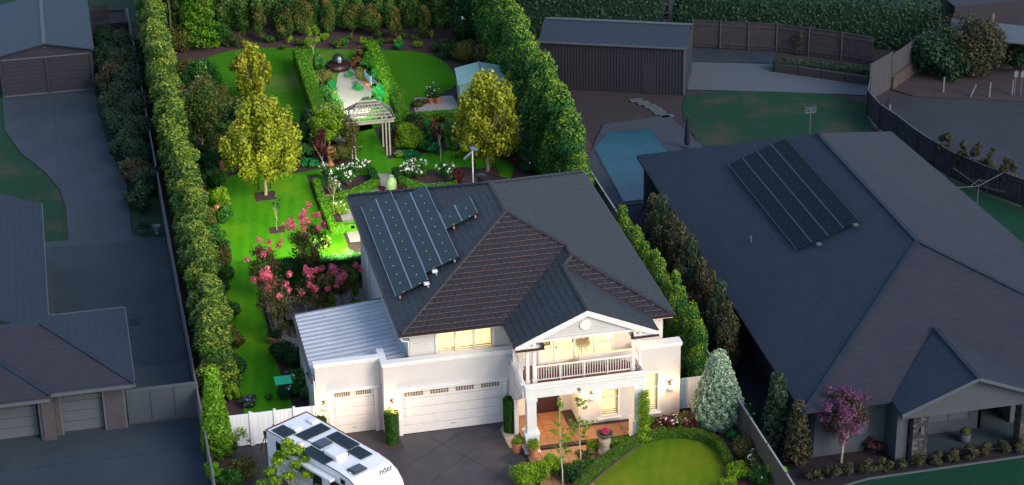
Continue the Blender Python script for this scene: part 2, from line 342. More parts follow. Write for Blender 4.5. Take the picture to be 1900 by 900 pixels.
def hedge_box(name, poly_pts, wd, h, m, seed, dens=260, size=.07, z0=0.0, closed=False):
    """clipped hedge following a ground polyline: core solid plus skin of leaves"""
    rg = np.random.default_rng(seed); C = []; N = []; T = []
    mb = MB(); pts = [Vector((p[0], p[1], 0)) for p in poly_pts]
    segs = list(zip(pts[:-1], pts[1:])) + ([(pts[-1], pts[0])] if closed else [])
    for a, b in segs:
        d = (b - a); L = d.length; d.normalize(); s = Vector((-d.y, d.x, 0))
        hw = wd / 2 - .03
        q = [a + s * hw - d * hw * .7, a - s * hw - d * hw * .7, b - s * hw + d * hw * .7, b + s * hw + d * hw * .7]
        mb.prism([(v.x, v.y) for v in q], z0 + .0 + .01 * rg.random(), z0 + h - .03 - .01 * rg.random())
        A_top = (L + wd) * wd; A_side = (L + wd) * h
        for (area, kind) in ((A_top, 0), (A_side, 1), (A_side, 2), (wd * h, 3), (wd * h, 4)):
            n = int(area * dens); u = rg.uniform(-wd / 2, L + wd / 2, n); r1 = rg.uniform(-1, 1, n)
            j = rg.normal(size=n) * .022
            if kind == 0: x = u; y = r1 * wd / 2; z = h + j + .02 * np.sin(u * 5); nn = np.tile([0, 0, 1.0], (n, 1))
            elif kind in (1, 2):
                sg = 1 if kind == 1 else -1; x = u; y = sg * (wd / 2 + j); z = (r1 * .5 + .5) * h; nn = np.tile([s.x * sg, s.y * sg, .25], (n, 1))
            else:
                sg = 1 if kind == 3 else -1; x = np.full(n, L + wd / 2 if sg > 0 else -wd / 2) + j; y = r1 * wd / 2; z = rg.random(n) * h; nn = np.tile([d.x * sg, d.y * sg, .25], (n, 1))
            c = np.stack([a.x + d.x * x + s.x * y, a.y + d.y * x + s.y * y, z0 + z], 1)
            nn = nn + .5 * rg.normal(size=(n, 3)); nn /= np.linalg.norm(nn, axis=1, keepdims=True)
            C.append(c); N.append(nn); T.append(.15 + .5 * rg.random(n) + (.3 if kind == 0 else 0) * rg.random(n))
    C = np.concatenate(C); N = np.concatenate(N); T = np.concatenate(T)
    me = leafmesh(name, C, N, size, T, m, rg, 1.4)
    # join core into the same mesh
    bm = bmesh.new(); bm.from_mesh(me); core = D.meshes.new('t'); core.from_pydata(mb.v, [], mb.f); bm.from_mesh(core); bm.to_mesh(me); bm.free(); D.meshes.remove(core)
    return me
def trunk_mb(h, r, limbs=4, seed=0, spread=1.0, top=None, z0=0):
    rr = random.Random(seed); mb = MB(); top = top or h
    pts = [Vector((rr.uniform(-.03, .03) * i, rr.uniform(-.03, .03) * i, z0 + h * i / 4)) for i in range(5)]
    mb.tube([(0, 0, -.05)] + pts, [r * 1.35] + [r * (1 - .1 * i) for i in range(5)], 8)
    for k in range(limbs):
        a = 6.28 * k / limbs + rr.uniform(-.4, .4); b = pts[-1] if k % 2 else pts[-2]
        s = spread * rr.uniform(.7, 1.1); e = top * rr.uniform(.8, 1.0)
        mid = Vector((b.x + math.cos(a) * s * .45, b.y + math.sin(a) * s * .45, b.z + (e - b.z) * .45))
        end = Vector((b.x + math.cos(a) * s * .8, b.y + math.sin(a) * s * .8, e))
        mb.tube([b, mid, end], [r * .6, r * .38, r * .12], 6)
        for q in range(2):
            a2 = a + rr.uniform(-1, 1); mb.tube([mid, mid + Vector((math.cos(a2) * s * .5, math.sin(a2) * s * .5, (e - b.z) * .35))], [r * .3, r * .08], 5)
    return mb
def spr(base, h):  # small up-vector helper
    return Vector((base[0], base[1], base[2] + h))
def plantthing(name, label, cat, loc, crown_me, trunk_me=None, rz=0, sc=(1, 1, 1), group=None, extra=(), trunk_name='trunk', crown_name='crown'):
    t = thing(name, label, cat, loc, rz, group); t.scale = sc
    link(crown_name, crown_me, t)
    if trunk_me: link(trunk_name, trunk_me, t)
    for nm, me in extra: link(nm, me, t)
    return t
# ================================================================== SETTING: ground sheets
def sheet(name, pts, z, m, t=0.012):
    mb = MB(); mb.prism([(p[0], p[1]) for p in pts], z - t, z); o = mb.build(name, m); o['kind'] = 'structure'; return o
def arc(cx, cy, rx, ry, a0, a1, n):
    return [(cx + rx * math.cos(math.radians(a0 + (a1 - a0) * i / (n - 1))), cy + ry * math.sin(math.radians(a0 + (a1 - a0) * i / (n - 1)))) for i in range(n)]
def smooth_poly(pts, it=2):
    pts = [tuple(p[:2]) for p in pts]
    for _ in range(it):
        q = []
        for i in range(len(pts)):
            a = pts[i]; b = pts[(i + 1) % len(pts)]
            q += [(a[0] * .75 + b[0] * .25, a[1] * .75 + b[1] * .25), (a[0] * .25 + b[0] * .75, a[1] * .25 + b[1] * .75)]
        pts = q
    return pts
BL, BR = -9.15, 15.6     # left and right boundary lines of the lot
g = MB(); g.box(-700, 700, -300, 1500, -.5, -.06); o = g.build('ground', N_LAWN); o['kind'] = 'structure'
sheet('garden_soil', [(BL, -14), (BR, -14), (BR + 3.4, 62), (BL, 62)], -.02, SOIL)
sheet('front_driveway', [(-8.6, -14), (5.2, -14), (5.2, -2.9), (5.45, -1.3), (5.45, 0), (-.72, 0), (-.72, .75), (-8.0, .8)], .0, ASPH)
side = sheet('side_lawn', [(-7.1, 1.0), (-4.9, 1.0), (-4.6, 3), (-4.9, 9), (-4.85, 18.7), (.7, 18.7), (.7, 24), (-.2, 24), (-.25, 32.2), (3.9, 31.2), (4.9, 31.2), (9.5, 31), (11.6, 28.5), (12.6, 31), (11.8, 34), (8.8, 33.9),
     (5.0, 33.4), (4.9, 39.5), (3.2, 39.5), (2.95, 33.3), (-1, 32.6), (-4, 33.6), (-6.0, 32.5), (-6.6, 30), (-6.6, 20)], 0, LAWN)
sheet('back_lawn', smooth_poly([(-5.4, 52.7), (-3.7, 55.1), (-.9, 55.7), (2.3, 54.7), (5.3, 53.5), (8.2, 52.7), (11.0, 51.4), (11.9, 48.2), (11.6, 44), (8.3, 43.2), (6.9, 39.2), (1.3, 37.4), (-2, 37), (-5.5, 42), (-6.2, 48)]), 0, LAWNB)
sheet('front_lawn', smooth_poly([(7.3, -6.9), (8.6, -5.2), (10.4, -3.8), (12.2, -3.1), (13.6, -3.7), (14.4, -5.0), (14.3, -7), (13.5, -12), (8, -12), (6.4, -9)]), .0, LAWNF)
gp = [P(640, 118), P(622, 150), P(628, 195), P(648, 220), P(690, 216), P(690, 160), P(680, 118)]
sheet('gravel_path', smooth_poly(gp, 1), .012, GRAVEL)
sheet('gravel_patio', [(7.9, 40.2), (8.3, 43.2), (10.9, 42.9), (10.9, 40.0)], .012, GRAVEL)
sheet('rose_garden_path', [P(700, 322), P(736, 322), P(752, 340), P(800, 350), (6.6, 27), (6.6, 22), (.9, 22), (.9, 27.4), P(690, 345)], .012, GRAVEL)
sheet('courtyard_paving', [(-4.7, 9.4), (-4.7, 16), (.69, 16), (.69, 7.5), (-3.9, 7.5), (-3.9, 9.4)], .012, mat('courtyard_flags', C4(.22, .17, .15), .85, C4(.30, .25, .22), 5, .3, 40))
# driveway control joints (recessed strips lie a little proud as dark lines of sealant)
jt = MB()
for a, b in (((744, 808), (590, 900)), ((744, 900), (640, 830)), ((932, 790), (800, 895)), ((800, 812), (960, 900)), ((860, 800), (700, 900))):
    A = P(*a); Bq = P(*b); d = (Bq - A).normalized(); s = Vector((-d.y, d.x, 0)) * .012
    jt.slab([A + s + Vector((0, 0, .004)), A - s + Vector((0, 0, .004)), Bq - s + Vector((0, 0, .004)), Bq + s + Vector((0, 0, .004))], .003)
o = jt.build('driveway_joint', mat('joint_sealant', C4(.022, .021, .026), .8)); o['kind'] = 'structure'

# ================================================================== MAIN HOUSE
S = .43; ZE = 5.25
H = thing('house', 'two storey cream house with charcoal hip roof, three garage doors and lit balcony', 'house')
def wallbox(x0, x1, y0, y1, z0, z1, m=WALL, name='wall', bev=0):
    return MB().box(x0, x1, y0, y1, z0, z1).build(name, m, H, bevel=bev)
# garage fronts with openings: piers + lintels
def front_wall(x0, x1, y, t, z1, holes, m=WALL, z0=0, parent=None, name='wall'):
    """frontal wall slab between x0..x1 with rectangular holes (xa,xb,za,zb)"""
    mb = MB(); xs = sorted({x0, x1} | {h[0] for h in holes} | {h[1] for h in holes})
    for a, b in zip(xs[:-1], xs[1:]):
        hs = sorted([h for h in holes if h[0] <= a + 1e-6 and h[1] >= b - 1e-6], key=lambda h: h[2]); z = z0
        for h in hs:
            if h[2] > z: mb.box(a, b, y, y + t, z, h[2])
            z = h[3]
        if z < z1: mb.box(a, b, y, y + t, z, z1)
    bm_clean = mb.build(name, m, parent or H)
    return bm_clean
front_wall(-3.83, -.72, .75, .25, 3.8, [(-3.2, -1.02, -.1, 2.35)])
wallbox(-3.83, -3.7, 1.0, 7.3, 0, 3.2)
front_wall(-.72, 5.48, 0, .3, 3.8, [(.05, 5.05, -.1, 2.35)])
wallbox(-.72, -.5, .3, 1.6, 0, 3.75)
wallbox(-.5, .69, .95, 1.2, 0, 3.0)
wallbox(5.25, 5.479, .3, .95, 0, 3.75); wallbox(5.26, 5.46, -1.3, -.003, 0, 3.3)
# parapet caps
for x0, x1, y0, y1 in ((-3.9, -.65, .68, 1.08), (-.79, 5.55, -.07, .37), (11.2, 13.46, -1.33, -.72)):
    cap = MB(); cap.box(x0, x1, y0, y1, 3.8, 3.95); cap.box(x0 + .04, x1 - .04, y0 + .035, y1 - .035, 3.72, 3.799); cap.build('parapet_cap', TRIM, H, bevel=.012)
MB().box(-.79, -.46, .371, 1.6, 3.755, 3.94).build('parapet_cap', TRIM, H)
# main body
ub = front_wall(.69, 5.6, .65, .2, 5.3, [(2.02, 4.66, 3.82 + .0, 5.0)], z0=2.6)
wallbox(.69, .9, .85, 16.2, 0, 5.3); wallbox(.9, 12.7, 16.0, 16.2, 0, 5.3); wallbox(12.5, 12.7, -.43, 15.99, 0, 5.3)
wallbox(.9, 12.49, .9, 15.99, 2.95, 3.1, DGREY, 'floor_slab')
# right wing: entry side wall, living wall, end pier
front_wall(8.41, 13.39, -1.25, .22, 3.8, [(9.5, 10.31, .42, 1.83), (11.38, 12.27, .38, 2.46)])
wallbox(13.17, 13.388, -1.03, -.73, 0, 3.799)
wallbox(8.42, 8.62, -1.03, .3, 0, 3.0)
front_wall(5.48, 8.62, .3, .2, 3.0, [(6.55, 7.85, -.1, 2.1)])
front_wall(10.9, 12.7, -.45, .2, 5.3, [], z0=3.3, name='wall')
# weatherboards on the upper right return wall and gable (joined: a few pixels each)
wb = MB()
for i in range(12): z = 3.82 + i * .12; wb.frontal([(11.25, z), (12.72, z), (12.72, z + .11), (11.25, z + .11)], -.475 - .0, -.453)
for i in range(11): z = 4.02 + i * .12; wb.frontal([(.70, z), (1.86, z), (1.86, z + .105), (.70, z + .105)], .625, .648)
for i in range(11): z = 4.02 + i * .12; wb.frontal([(4.80, z), (5.55, z), (5.55, z + .105), (4.80, z + .105)], .625, .648)
for i in range(12): z = 3.35 + i * .15; wb.box(.662, .688, .9, 16.1, z, z + .135)
wb.build('weatherboard', WALL, H, kind='stuff')
# ---- garage doors
def garage_door(x0, x1, y, label, nwin):
    z1 = 2.33
    fr = MB(); fr.box(x0 - .17, x0, y - .06, y + .1, 0, z1 + .0); fr.box(x1, x1 + .17, y - .06, y + .1, 0, z1)
    fr.box(x0 - .24, x1 + .24, y - .09, y + .1, z1 + .001, z1 + .12); fr.box(x0 - .28, x1 + .28, y - .13, y + .1, z1 + .121, z1 + .18)
    fr.build('door_frame', TRIM, H, bevel=.008)
    dm = MB(); n = 5; ph = z1 / n
    for i in range(n):
        za = i * ph + .006; zb = (i + 1) * ph - .012
        dm.box(x0 + .01, x1 - .01, y + .085, y + .12, za, zb)
        for q in (.33, .66): dm.box(x0 + .03, x1 - .03, y + .078, y + .0849, za + ph * q - .01, za + ph * q + .012)
    d = dm.build('garage_door', DOORW, H, label=label)
    sp = (x1 - x0) / nwin
    for k in range(nwin):
        gl = MB(); cx = x0 + sp * (k + .5); ww = min(.98, sp * .74)
        for r in range(2):
            for c in range(7):
                xx = cx - ww / 2 + c * ww / 7; gl.box(xx + .018, xx + ww / 7 - .018, y + .066, y + .0845, z1 - .32 + r * .115 + .012, z1 - .32 + (r + 1) * .115 - .012)
        gl.build('window_pane', mat('amber_garage_glass', C4(.30, .20, .09), .25, C4(.08, .05, .03), 3.5, spec=.6), d)
    hd = MB(); hd.box(x0 + (x1 - x0) / 2 - .1, x0 + (x1 - x0) / 2 + .1, y + .06, y + .078, .28, .31); hd.build('handle', ALU, d)
garage_door(-3.1, -1.08, .75, 'single white sectional garage door', 2)
garage_door(.1, 5.0, 0, 'wide double white sectional garage door', 4)
# ---- windows
BLIND = mat('lit_slatted_blind', C4(.75, .66, .40), .6, C4(.70, .58, .30), 1.2, emit=.22, ecol=C4(1, .80, .42))  # slats glow slightly, room light put into the material
GLASS = D.materials.new('window_glass'); GLASS.use_nodes = True
_b = GLASS.node_tree.nodes['Principled BSDF']; _b.inputs['Base Color'].default_value = C4(1, 1, 1); _b.inputs['Roughness'].default_value = .03; _b.inputs['Transmission Weight'].default_value = 1; _b.inputs['IOR'].default_value = 1.05; _b.inputs['Alpha'].default_value = .35
def window(x0, x1, y, z0, z1, cols, transom=None, label=None, pad=.11, sill=True, blinds=True):
    f = MB(); f.box(x0 - pad, x0, y - .05, y + .12, z0 - pad, z1 + pad); f.box(x1, x1 + pad, y - .05, y + .12, z0 - pad, z1 + pad)
    f.box(x0, x1, y - .05, y + .12, z1, z1 + pad); f.box(x0, x1, y - .05, y + .12, z0 - pad, z0)
    wd = (x1 - x0) / cols
    for i in range(1, cols): f.box(x0 + wd * i - .05, x0 + wd * i + .05, y - .03, y + .1, z0, z1)
    if transom:
        f.box(x0, x1, y - .0, y + .08, z0 + transom - .025, z0 + transom + .025)
    fo = f.build('window_frame', TRIM, H, bevel=.006, label=label)
    if sill: MB().box(x0 - pad - .08, x1 + pad + .08, y - .12, y + .05, z0 - pad - .09, z0 - pad - .002).build('sill', TRIM, fo, bevel=.008)
    for i in range(cols):
        a = x0 + wd * i + .03; b = x0 + wd * (i + 1) - .03
        MB().box(a, b, y + .055, y + .062, z0 + .02, z1 - .02).build('pane', GLASS, fo)
        bl = MB(); n = int((z1 - z0 - .08) / .10)
        for k in range(n):
            z = z0 + .05 + k * .10; bl.add([(a, y + .105, z), (b, y + .105, z), (b, y + .155, z + .035), (a, y + .155, z + .035)], [(0, 1, 2, 3)]).add([(a, y + .107, z - .004), (b, y + .107, z - .004), (b, y + .157, z + .031), (a, y + .157, z + .031)], [(3, 2, 1, 0)])
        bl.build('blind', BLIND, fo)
    rb = MB(); rb.box(x0 - .05, x1 + .05, y + .7, y + .72, z0 - .1, z1 + .1); rb.build('lit_room', mat('lit_room_wall', C4(.75, .68, .5), .8, emit=.8, ecol=C4(1, .78, .34)), fo)  # back wall glows by itself in place of room lamps
window(2.02, 4.66, .65, 3.84, 4.98, 3, label='three part upper window with lit blinds', sill=False)
window(9.5, 10.31, -1.25, .46, 1.80, 1, .95, 'narrow sash window with lit blind beside porch')
window(11.38, 12.27, -1.25, .42, 2.42, 1, 1.25, 'tall sash window with lit blind at right')
# ---- balcony
deck = MB(); deck.box(5.46, 11.1, -2.95, .25, 3.05, 3.2); deck.build('balcony_floor', mat('balcony_boards', C4(.10, .045, .035), .7, C4(.16, .08, .06), 5), H)
fas = MB(); fas.box(5.42, 11.14, -3.06, -2.951, 2.88, 3.52); fas.box(5.36, 11.2, -3.12, -2.9, 3.521, 3.58); fas.box(5.38, 11.18, -3.10, -3.061, 3.36, 3.42)
fas.box(5.30, 5.459, -2.949, -.4, 2.95, 3.52); fas.box(11.101, 11.24, -2.949, -1.26, 2.95, 3.52); fas.box(5.24, 5.48, -2.898, .0 - .08, 3.521, 3.58)
fas.box(5.46, 11.1, -2.95, -2.7, 2.86, 3.049); fas.build('balcony_fascia', TRIM, H, bevel=.01)
MB().box(5.5, 11.0, -2.69, .28, 2.98, 3.046).build('porch_ceiling', TRIM, H)
# diagonal-cut left beam between side wall and column
MB().add([(5.28, -1.3, 2.95), (5.28, -2.45, 2.95), (5.28, -2.45, 2.62), (5.28, -1.3, 1.9), (5.44, -1.3, 2.95), (5.44, -2.45, 2.95), (5.44, -2.45, 2.62), (5.44, -1.3, 1.9)],
         [(0, 1, 2, 3), (7, 6, 5, 4), (0, 4, 5, 1), (1, 5, 6, 2), (2, 6, 7, 3), (3, 7, 4, 0)]).build('bracket_beam', WALL, H)
# columns
def column(x0, x1, y0, y1):
    m = MB(); m.box(x0, x1, y0, y1, 1.0, 2.87); m.box(x0 - .04, x1 + .04, y0 - .04, y1 + .04, 2.70, 2.859)
    m.box(x0 - .10, x1 + .10, y0 - .10, y1 + .10, 0, .999); m.box(x0 - .14, x1 + .14, y0 - .14, y1 + .14, .94, 1.05); m.box(x0 - .14, x1 + .14, y0 - .14, y1 + .14, .0, .14)
    m.build('column', TRIM, H, bevel=.012)
column(5.48, 5.93, -3.05, -2.6); column(10.62, 11.07, -3.05, -2.6)
for x in (5.66, 5.98, 10.74, 11.06):
    m = MB(); m.box(x, x + .15, -2.19, -2.06, 3.2, 5.26); m.box(x - .03, x + .18, -2.22, -2.03, 3.201, 3.36); m.build('balcony_post', TRIM, H, bevel=.008)
MB().box(5.38, 5.52, -.6, -.45, 3.59, 5.2).build('balcony_post', TRIM, H, bevel=.008)
# railing: rails and each baluster
rl = MB(); rl.box(6.14, 10.73, -2.16, -2.09, 3.97, 4.03); rl.box(6.14, 10.73, -2.15, -2.10, 3.28, 3.32)
for k in range(5): rl.box(6.14 + k * 1.135, 6.19 + k * 1.135, -2.165, -2.085, 3.2, 4.04)
rail = rl.build('balcony_railing', TRIM, H, bevel=.004)
bme = MB().box(-.014, .014, -.014, .014, 3.32, 3.97).mesh('baluster', TRIM)
for k in range(36):
    x = 6.26 + k * .1235
    link('baluster', bme, rail, (x, -2.125, 0))
rl2 = MB(); rl2.box(5.36, 5.41, -2.8, -.6, 4.33, 4.39); rl2.box(5.36, 5.41, -2.8, -.6, 3.66, 3.70)
for k in range(10): rl2.box(5.37, 5.40, -2.6 + k * .2, -2.57 + k * .2, 3.70, 4.33)
rl2.build('side_railing', TRIM, H)
# balcony rear wall: glazed doors and side lights, lit room
INT = mat('lit_interior_wall', C4(.82, .74, .55), .8, emit=.85, ecol=C4(1, .84, .52))  # walls emit the room's light themselves; no lamp inside
front_wall(5.48, 10.95, -.5, .16, 5.42, [(6.65, 10.25, 3.22, 5.2)], z0=3.2)
MB().box(5.48, 5.64, -.34, .6, 3.2, 5.3).build('wall', WALL, H)
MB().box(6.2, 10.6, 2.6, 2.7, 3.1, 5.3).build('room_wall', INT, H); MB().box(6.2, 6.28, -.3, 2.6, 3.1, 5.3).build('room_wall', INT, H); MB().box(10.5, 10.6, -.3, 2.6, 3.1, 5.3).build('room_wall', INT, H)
MB().box(6.25, 10.55, -.33, 2.65, 3.203, 3.23).build('room_floor', mat('glowing_carpet', C4(.62, .55, .42), .95, emit=.35, ecol=C4(1, .82, .5)), H)  # carpet glows too, lamplight put into its material
fx = MB(); doorx = [6.65, 7.4, 8.38, 9.35, 10.25]
for x in doorx: fx.box(x - .05, x + .05, -.54, -.4, 3.2, 5.2)
fx.box(6.7, 10.2, -.535, -.405, 5.09, 5.2); fx.box(6.7, 10.2, -.535, -.405, 3.2, 3.32)
fx.box(6.7, 7.35, -.53, -.41, 3.95, 4.02); fx.box(9.4, 10.2, -.53, -.41, 4.0, 4.07)
dfr = fx.build('balcony_door_frame', TRIM, H, bevel=.006)
for a, b in zip(doorx[:-1], doorx[1:]): MB().box(a + .05, b - .05, -.48, -.472, 3.32, 5.09).build('pane', GLASS, dfr)
MB().box(8.26, 8.30, -.58, -.541, 4.22, 4.42).build('handle', BLACK, dfr); MB().box(7.46, 7.50, -.58, -.541, 3.98, 4.12).build('handle', BLACK, dfr)
# gable front
GX0, GX1, GY, GP = 5.15, 12.0, -2.25, 8.575
zr = ZE + S * (GP - GX0)
gb = MB(); zb = 5.42
n = 13
for i in range(n):
    za = zb + i * .105; zc = za + .098
    def hx(z): return (z - (ZE - .02)) / S
    a0 = GX0 + hx(za) + .2; a1 = GX1 - hx(za) - .2; b0 = GX0 + hx(zc) + .2; b1 = GX1 - hx(zc) - .2
    if b1 - b0 > .1: gb.frontal([(a0, za), (a1, za), (b1, zc), (b0, zc)], -2.1, -2.06)
gb.build('gable_board', WALL, H, kind='stuff')
MB().frontal([(GX0 + .5, 5.4), (GX1 - .5, 5.4), (GP, zr - .1)], -2.055, -1.95).build('gable_wall', WALL, H)
bb = MB()
for sx, x0 in ((1, GX0), (-1, GX1)):
    th = .27; bb.frontal([(x0, ZE - .06), (x0 + sx * .02, ZE - .30 + .04), (x0 + sx * .9, ZE - .30 + .33), (GP, zr - th - .06), (GP, zr - .01)], -2.24, -2.19)
bb.build('barge_board', TRIM, H)
rt = MB()
for sx, x0 in ((1, GX0), (-1, GX1)):
    a, b = sorted((x0 + sx * .05, x0 + sx * 1.25)); rt.box(a, b, -2.18, -1.75, ZE - .24, ZE - .12)
rt.box(GX0 + 1.1, GX1 - 1.1, -2.17, -2.01, 5.28, 5.40); rt.build('eave_return', TRIM, H)
for sx, x0 in ((1, GX0), (-1, GX1)):
    er = MB()
    xa, xb = sorted((x0 + sx * .0, x0 + sx * 1.35))
    er.box(xa, xb, -2.34, -2.245, ZE - .28, ZE - .20); xe = x0 + sx * 1.35; er.box(min(xe, xe - sx * .12), max(xe, xe - sx * .12), -2.34, -1.9, ZE - .199, ZE + .02)
    er.build('eave_return_gutter', GUTTER, H)
vt = MB(); vt.tube([(8.5, -2.16, 5.92), (8.5, -2.10, 5.92)], .27, 28); vt.build('round_vent', TRIM, H, bevel=.01)
# soffits
sf = MB(); sf.box(.25, 5.1, .25, .64, ZE - .12, ZE - .07); sf.box(.25, .66, .65, 16.6, ZE - .12, ZE - .07); sf.box(12.05, 13.1, -.85, -.48, ZE - .12, ZE - .07); sf.box(12.72, 13.1, -.47, 16.6, ZE - .12, ZE - .07)
sf.box(6.0, 11.1, -1.94, -.51, 5.43, 5.47); sf.build('soffit', TRIM, H, kind='stuff')
MB().box(.22, 5.2, .215, .245, ZE - .18, ZE - .03).build('fascia', TRIM, H); MB().box(12.0, 13.11, -.855, -.825, ZE - .18, ZE - .03).build('fascia', TRIM, H)
gt = MB(); gt.box(.1, 5.12, .12, .213, ZE - .10, ZE + .0); gt.box(.09, .2, .1, 16.7, ZE - .11, ZE - .005); gt.box(13.13, 13.24, -.95, 16.7, ZE - .11, ZE - .005); gt.box(12.0, 13.2, -.95, -.858, ZE - .10, ZE)
gt.box(5.04, 5.14, -2.25, .12, ZE - .112, ZE - .012); gt.build('gutter', GUTTER, H)
dp = MB(); dp.tube([(.16, .3, ZE - .1), (.3, .45, ZE - .45), (.62, .58, ZE - .6), (.62, .58, 3.6)], .045, 8)
MB().tube([(.63, 13.2, ZE - .1), (.63, 13.2, .1)], .045, 8).build('downpipe', TRIM, H, smooth=True); dp.build('downpipe', TRIM, H, smooth=True)
# ---- roof planes as laid tiles
def clip_poly(poly, inside):
    for (nx, ny, c) in inside:
        out = []
        for i in range(len(poly)):
            a = poly[i]; b = poly[(i + 1) % len(poly)]; da = nx * a[0] + ny * a[1] - c; db = nx * b[0] + ny * b[1] - c
            if da <= 0: out.append(a)
            if (da < 0 < db) or (db < 0 < da): t = da / (da - db); out.append((a[0] + (b[0] - a[0]) * t, a[1] + (b[1] - a[1]) * t))
        poly = out
        if len(poly) < 3: return []
    return poly
def area2(p): return abs(sum(p[i][0] * p[(i + 1) % len(p)][1] - p[(i + 1) % len(p)][0] * p[i][1] for i in range(len(p)))) / 2
def tile_plane(poly, zf, down, m, tw=.30, tl=.33, lift=.045, singles=None):
    """poly convex XY; zf(x,y); down: unit XY direction of fall. returns joined MB, fills singles with (area, MB)"""
    cx = sum(p[0] for p in poly) / len(poly); cy = sum(p[1] for p in poly) / len(poly); hp = []
    for i in range(len(poly)):
        a = poly[i]; b = poly[(i + 1) % len(poly)]; nx, ny = b[1] - a[1], a[0] - b[0]; c = nx * a[0] + ny * a[1]
        if nx * cx + ny * cy > c: nx, ny, c = -nx, -ny, -c
        hp.append((nx, ny, c))
    al = (-down[1], down[0]); s = [p[0] * down[0] + p[1] * down[1] for p in poly]; q = [p[0] * al[0] + p[1] * al[1] for p in poly]
    st = tl * .918; smax = max(s); smin = min(s); qmin = min(q); qmax = max(q); out = []
    for i in range(int((smax - smin) / st) + 1):
        s1 = smax - i * st; s0 = s1 - st; off = (i % 2) * tw / 2
        for j in range(-1, int((qmax - qmin) / tw) + 2):
            q0 = qmin + j * tw - off + .008; q1 = q0 + tw - .016
            cell = [(s0, q0), (s1, q0), (s1, q1), (s0, q1)]
            c = clip_poly([(a * down[0] + b * al[0], a * down[1] + b * al[1]) for a, b in cell], hp)
            if len(c) < 3 or area2(c) < .004: continue
            jz = RND.uniform(-.004, .004)
            top = [(x, y, zf(x, y) + .012 + jz + lift * ((x * down[0] + y * down[1]) - s0) / st) for x, y in c]
            mb = MB(); n = len(top); lo = [(x, y, z - .05) for x, y, z in top]
            mb.add(top + lo, [tuple(range(n))] + [(k, n + k, n + (k + 1) % n, (k + 1) % n) for k in range(n)])
            out.append((s1, mb))
    return out
planes = {
 'L': ([(.2, .2), (6.65, 6.65), (6.65, 10.25), (.2, 16.7)], lambda x, y: ZE + S * (x - .2), (-1, 0)),
 'F': ([(.2, .2), (5.15, .2), (9.14, 4.19), (6.665, 6.665)], lambda x, y: ZE + S * (y - .2), (0, -1)),
 'L2': ([(5.15, -2.25), (5.15, .2), (8.57, 3.62), (8.57, -2.25)], lambda x, y: ZE + S * (x - 5.15), (-1, 0)),
 'L2b': ([(8.57, 3.62), (9.14, 4.19), (9.14, 3.11), (8.57, 2.55)], lambda x, y: ZE + S * (x - 5.15), (-1, 0)),
 'R2': ([(8.57, -2.25), (12.0, -2.25), (12, -.87), (8.57, 2.55)], lambda x, y: ZE + S * (12.0 - x), (1, 0)),
 'J': ([(12, -.87), (13.13, -.87), (9.14, 3.11), (8.57, 2.55)], lambda x, y: ZE + S * (y + .87), (0, -1)),
 'Ra': ([(13.13, -.87), (13.13, 16.7), (9.14, 12.71), (9.14, 3.12)], lambda x, y: ZE + S * (13.13 - x), (1, 0)),
 'Rb': ([(9.14, 4.16), (9.14, 12.71), (6.65, 10.22), (6.65, 6.65)], lambda x, y: ZE + S * (13.13 - x), (1, 0)),
 'B': ([(.2, 16.7), (6.65, 10.25), (13.13, 16.7)], lambda x, y: ZE + S * (16.7 - y), (0, 1))}
base = MB()
for k, (poly, zf, dn) in planes.items(): base.slab([(x, y, zf(x, y)) for x, y in poly], .03)
roof = base.build('roof', UNDER, H)
rest = MB(); restF = MB(); nose = MB(); single = []
for k, (poly, zf, dn) in planes.items():
    tiles = tile_plane(poly, zf, dn, TILE, lift=.045 if k in ('F', 'J') else .022)
    for s1, mb in tiles:
        if k in ('F', 'J'): single.append((mb.v[0][1], mb, s1, dn, zf))
        else: rest.add(mb.v, mb.f)
        if k in ('F', 'J'):   # worn reddish nose edge of every front course
            n = len(mb.v) // 2; tp = [v for v in mb.v[:n] if abs(v[1] - min(q[1] for q in mb.v[:n])) < .01]
            if len(tp) >= 2:
                a, b = min(tp), max(tp)
                if b[0] - a[0] > .05: nose.box(a[0] + .01, b[0] - .01, a[1] - .012, a[1] - .001, a[2] - .022, a[2] - .002)
rest.build('roof_tiles', TILE, roof, kind='stuff')
single.sort(key=lambda t: t[0])
for q, (y, mb, s1, dn, zf) in enumerate(single):
    if q < 300: mb.build('tile', TILEF, roof)
    else: restF.add(mb.v, mb.f)
if restF.v: restF.build('roof_tiles', TILEF, roof, kind='stuff')
nose.build('tile_edge', MORTAR, roof, kind='stuff')
# ridge and hip caps: single capping tiles in a run
def caps(a, b, w=.24, m=TILE):
    a = Vector(a); b = Vector(b); L = (b - a).length; n = max(1, int(L / .38)); d = (b - a) / n; mb = MB(); mm = MB()
    u = d.cross(Vector((0, 0, 1))).normalized() * w / 2
    for i in range(n):
        p = a + d * i; q = p + d * .96; s0 = Vector((0, 0, .095 if i % 2 else .085)); s1 = s0 - Vector((0, 0, .02)); e = Vector((0, 0, .0))
        vs = [p - u * 1.1 + e, p - u * .5 + s0 * .8, p + u * .5 + s0 * .8, p + u * 1.1 + e, q - u + e, q - u * .45 + s1 * .8, q + u * .45 + s1 * .8, q + u + e]
        mb.add(vs, [(0, 1, 5, 4), (1, 2, 6, 5), (2, 3, 7, 6), (3, 2, 1, 0), (4, 5, 6, 7)])
    mb.build('ridge_cap', m, roof)
def z3(x, y, z): return (x, y, z + .03)
RZ = ZE + S * 6.45
caps(z3(6.66, 10.25, RZ), z3(6.66, 6.65, RZ)); caps(z3(6.66, 6.65, RZ), z3(.25, .25, ZE + .02), m=TILEF); caps(z3(6.66, 6.65, RZ), z3(9.14, 4.17, 6.97), m=TILEF)
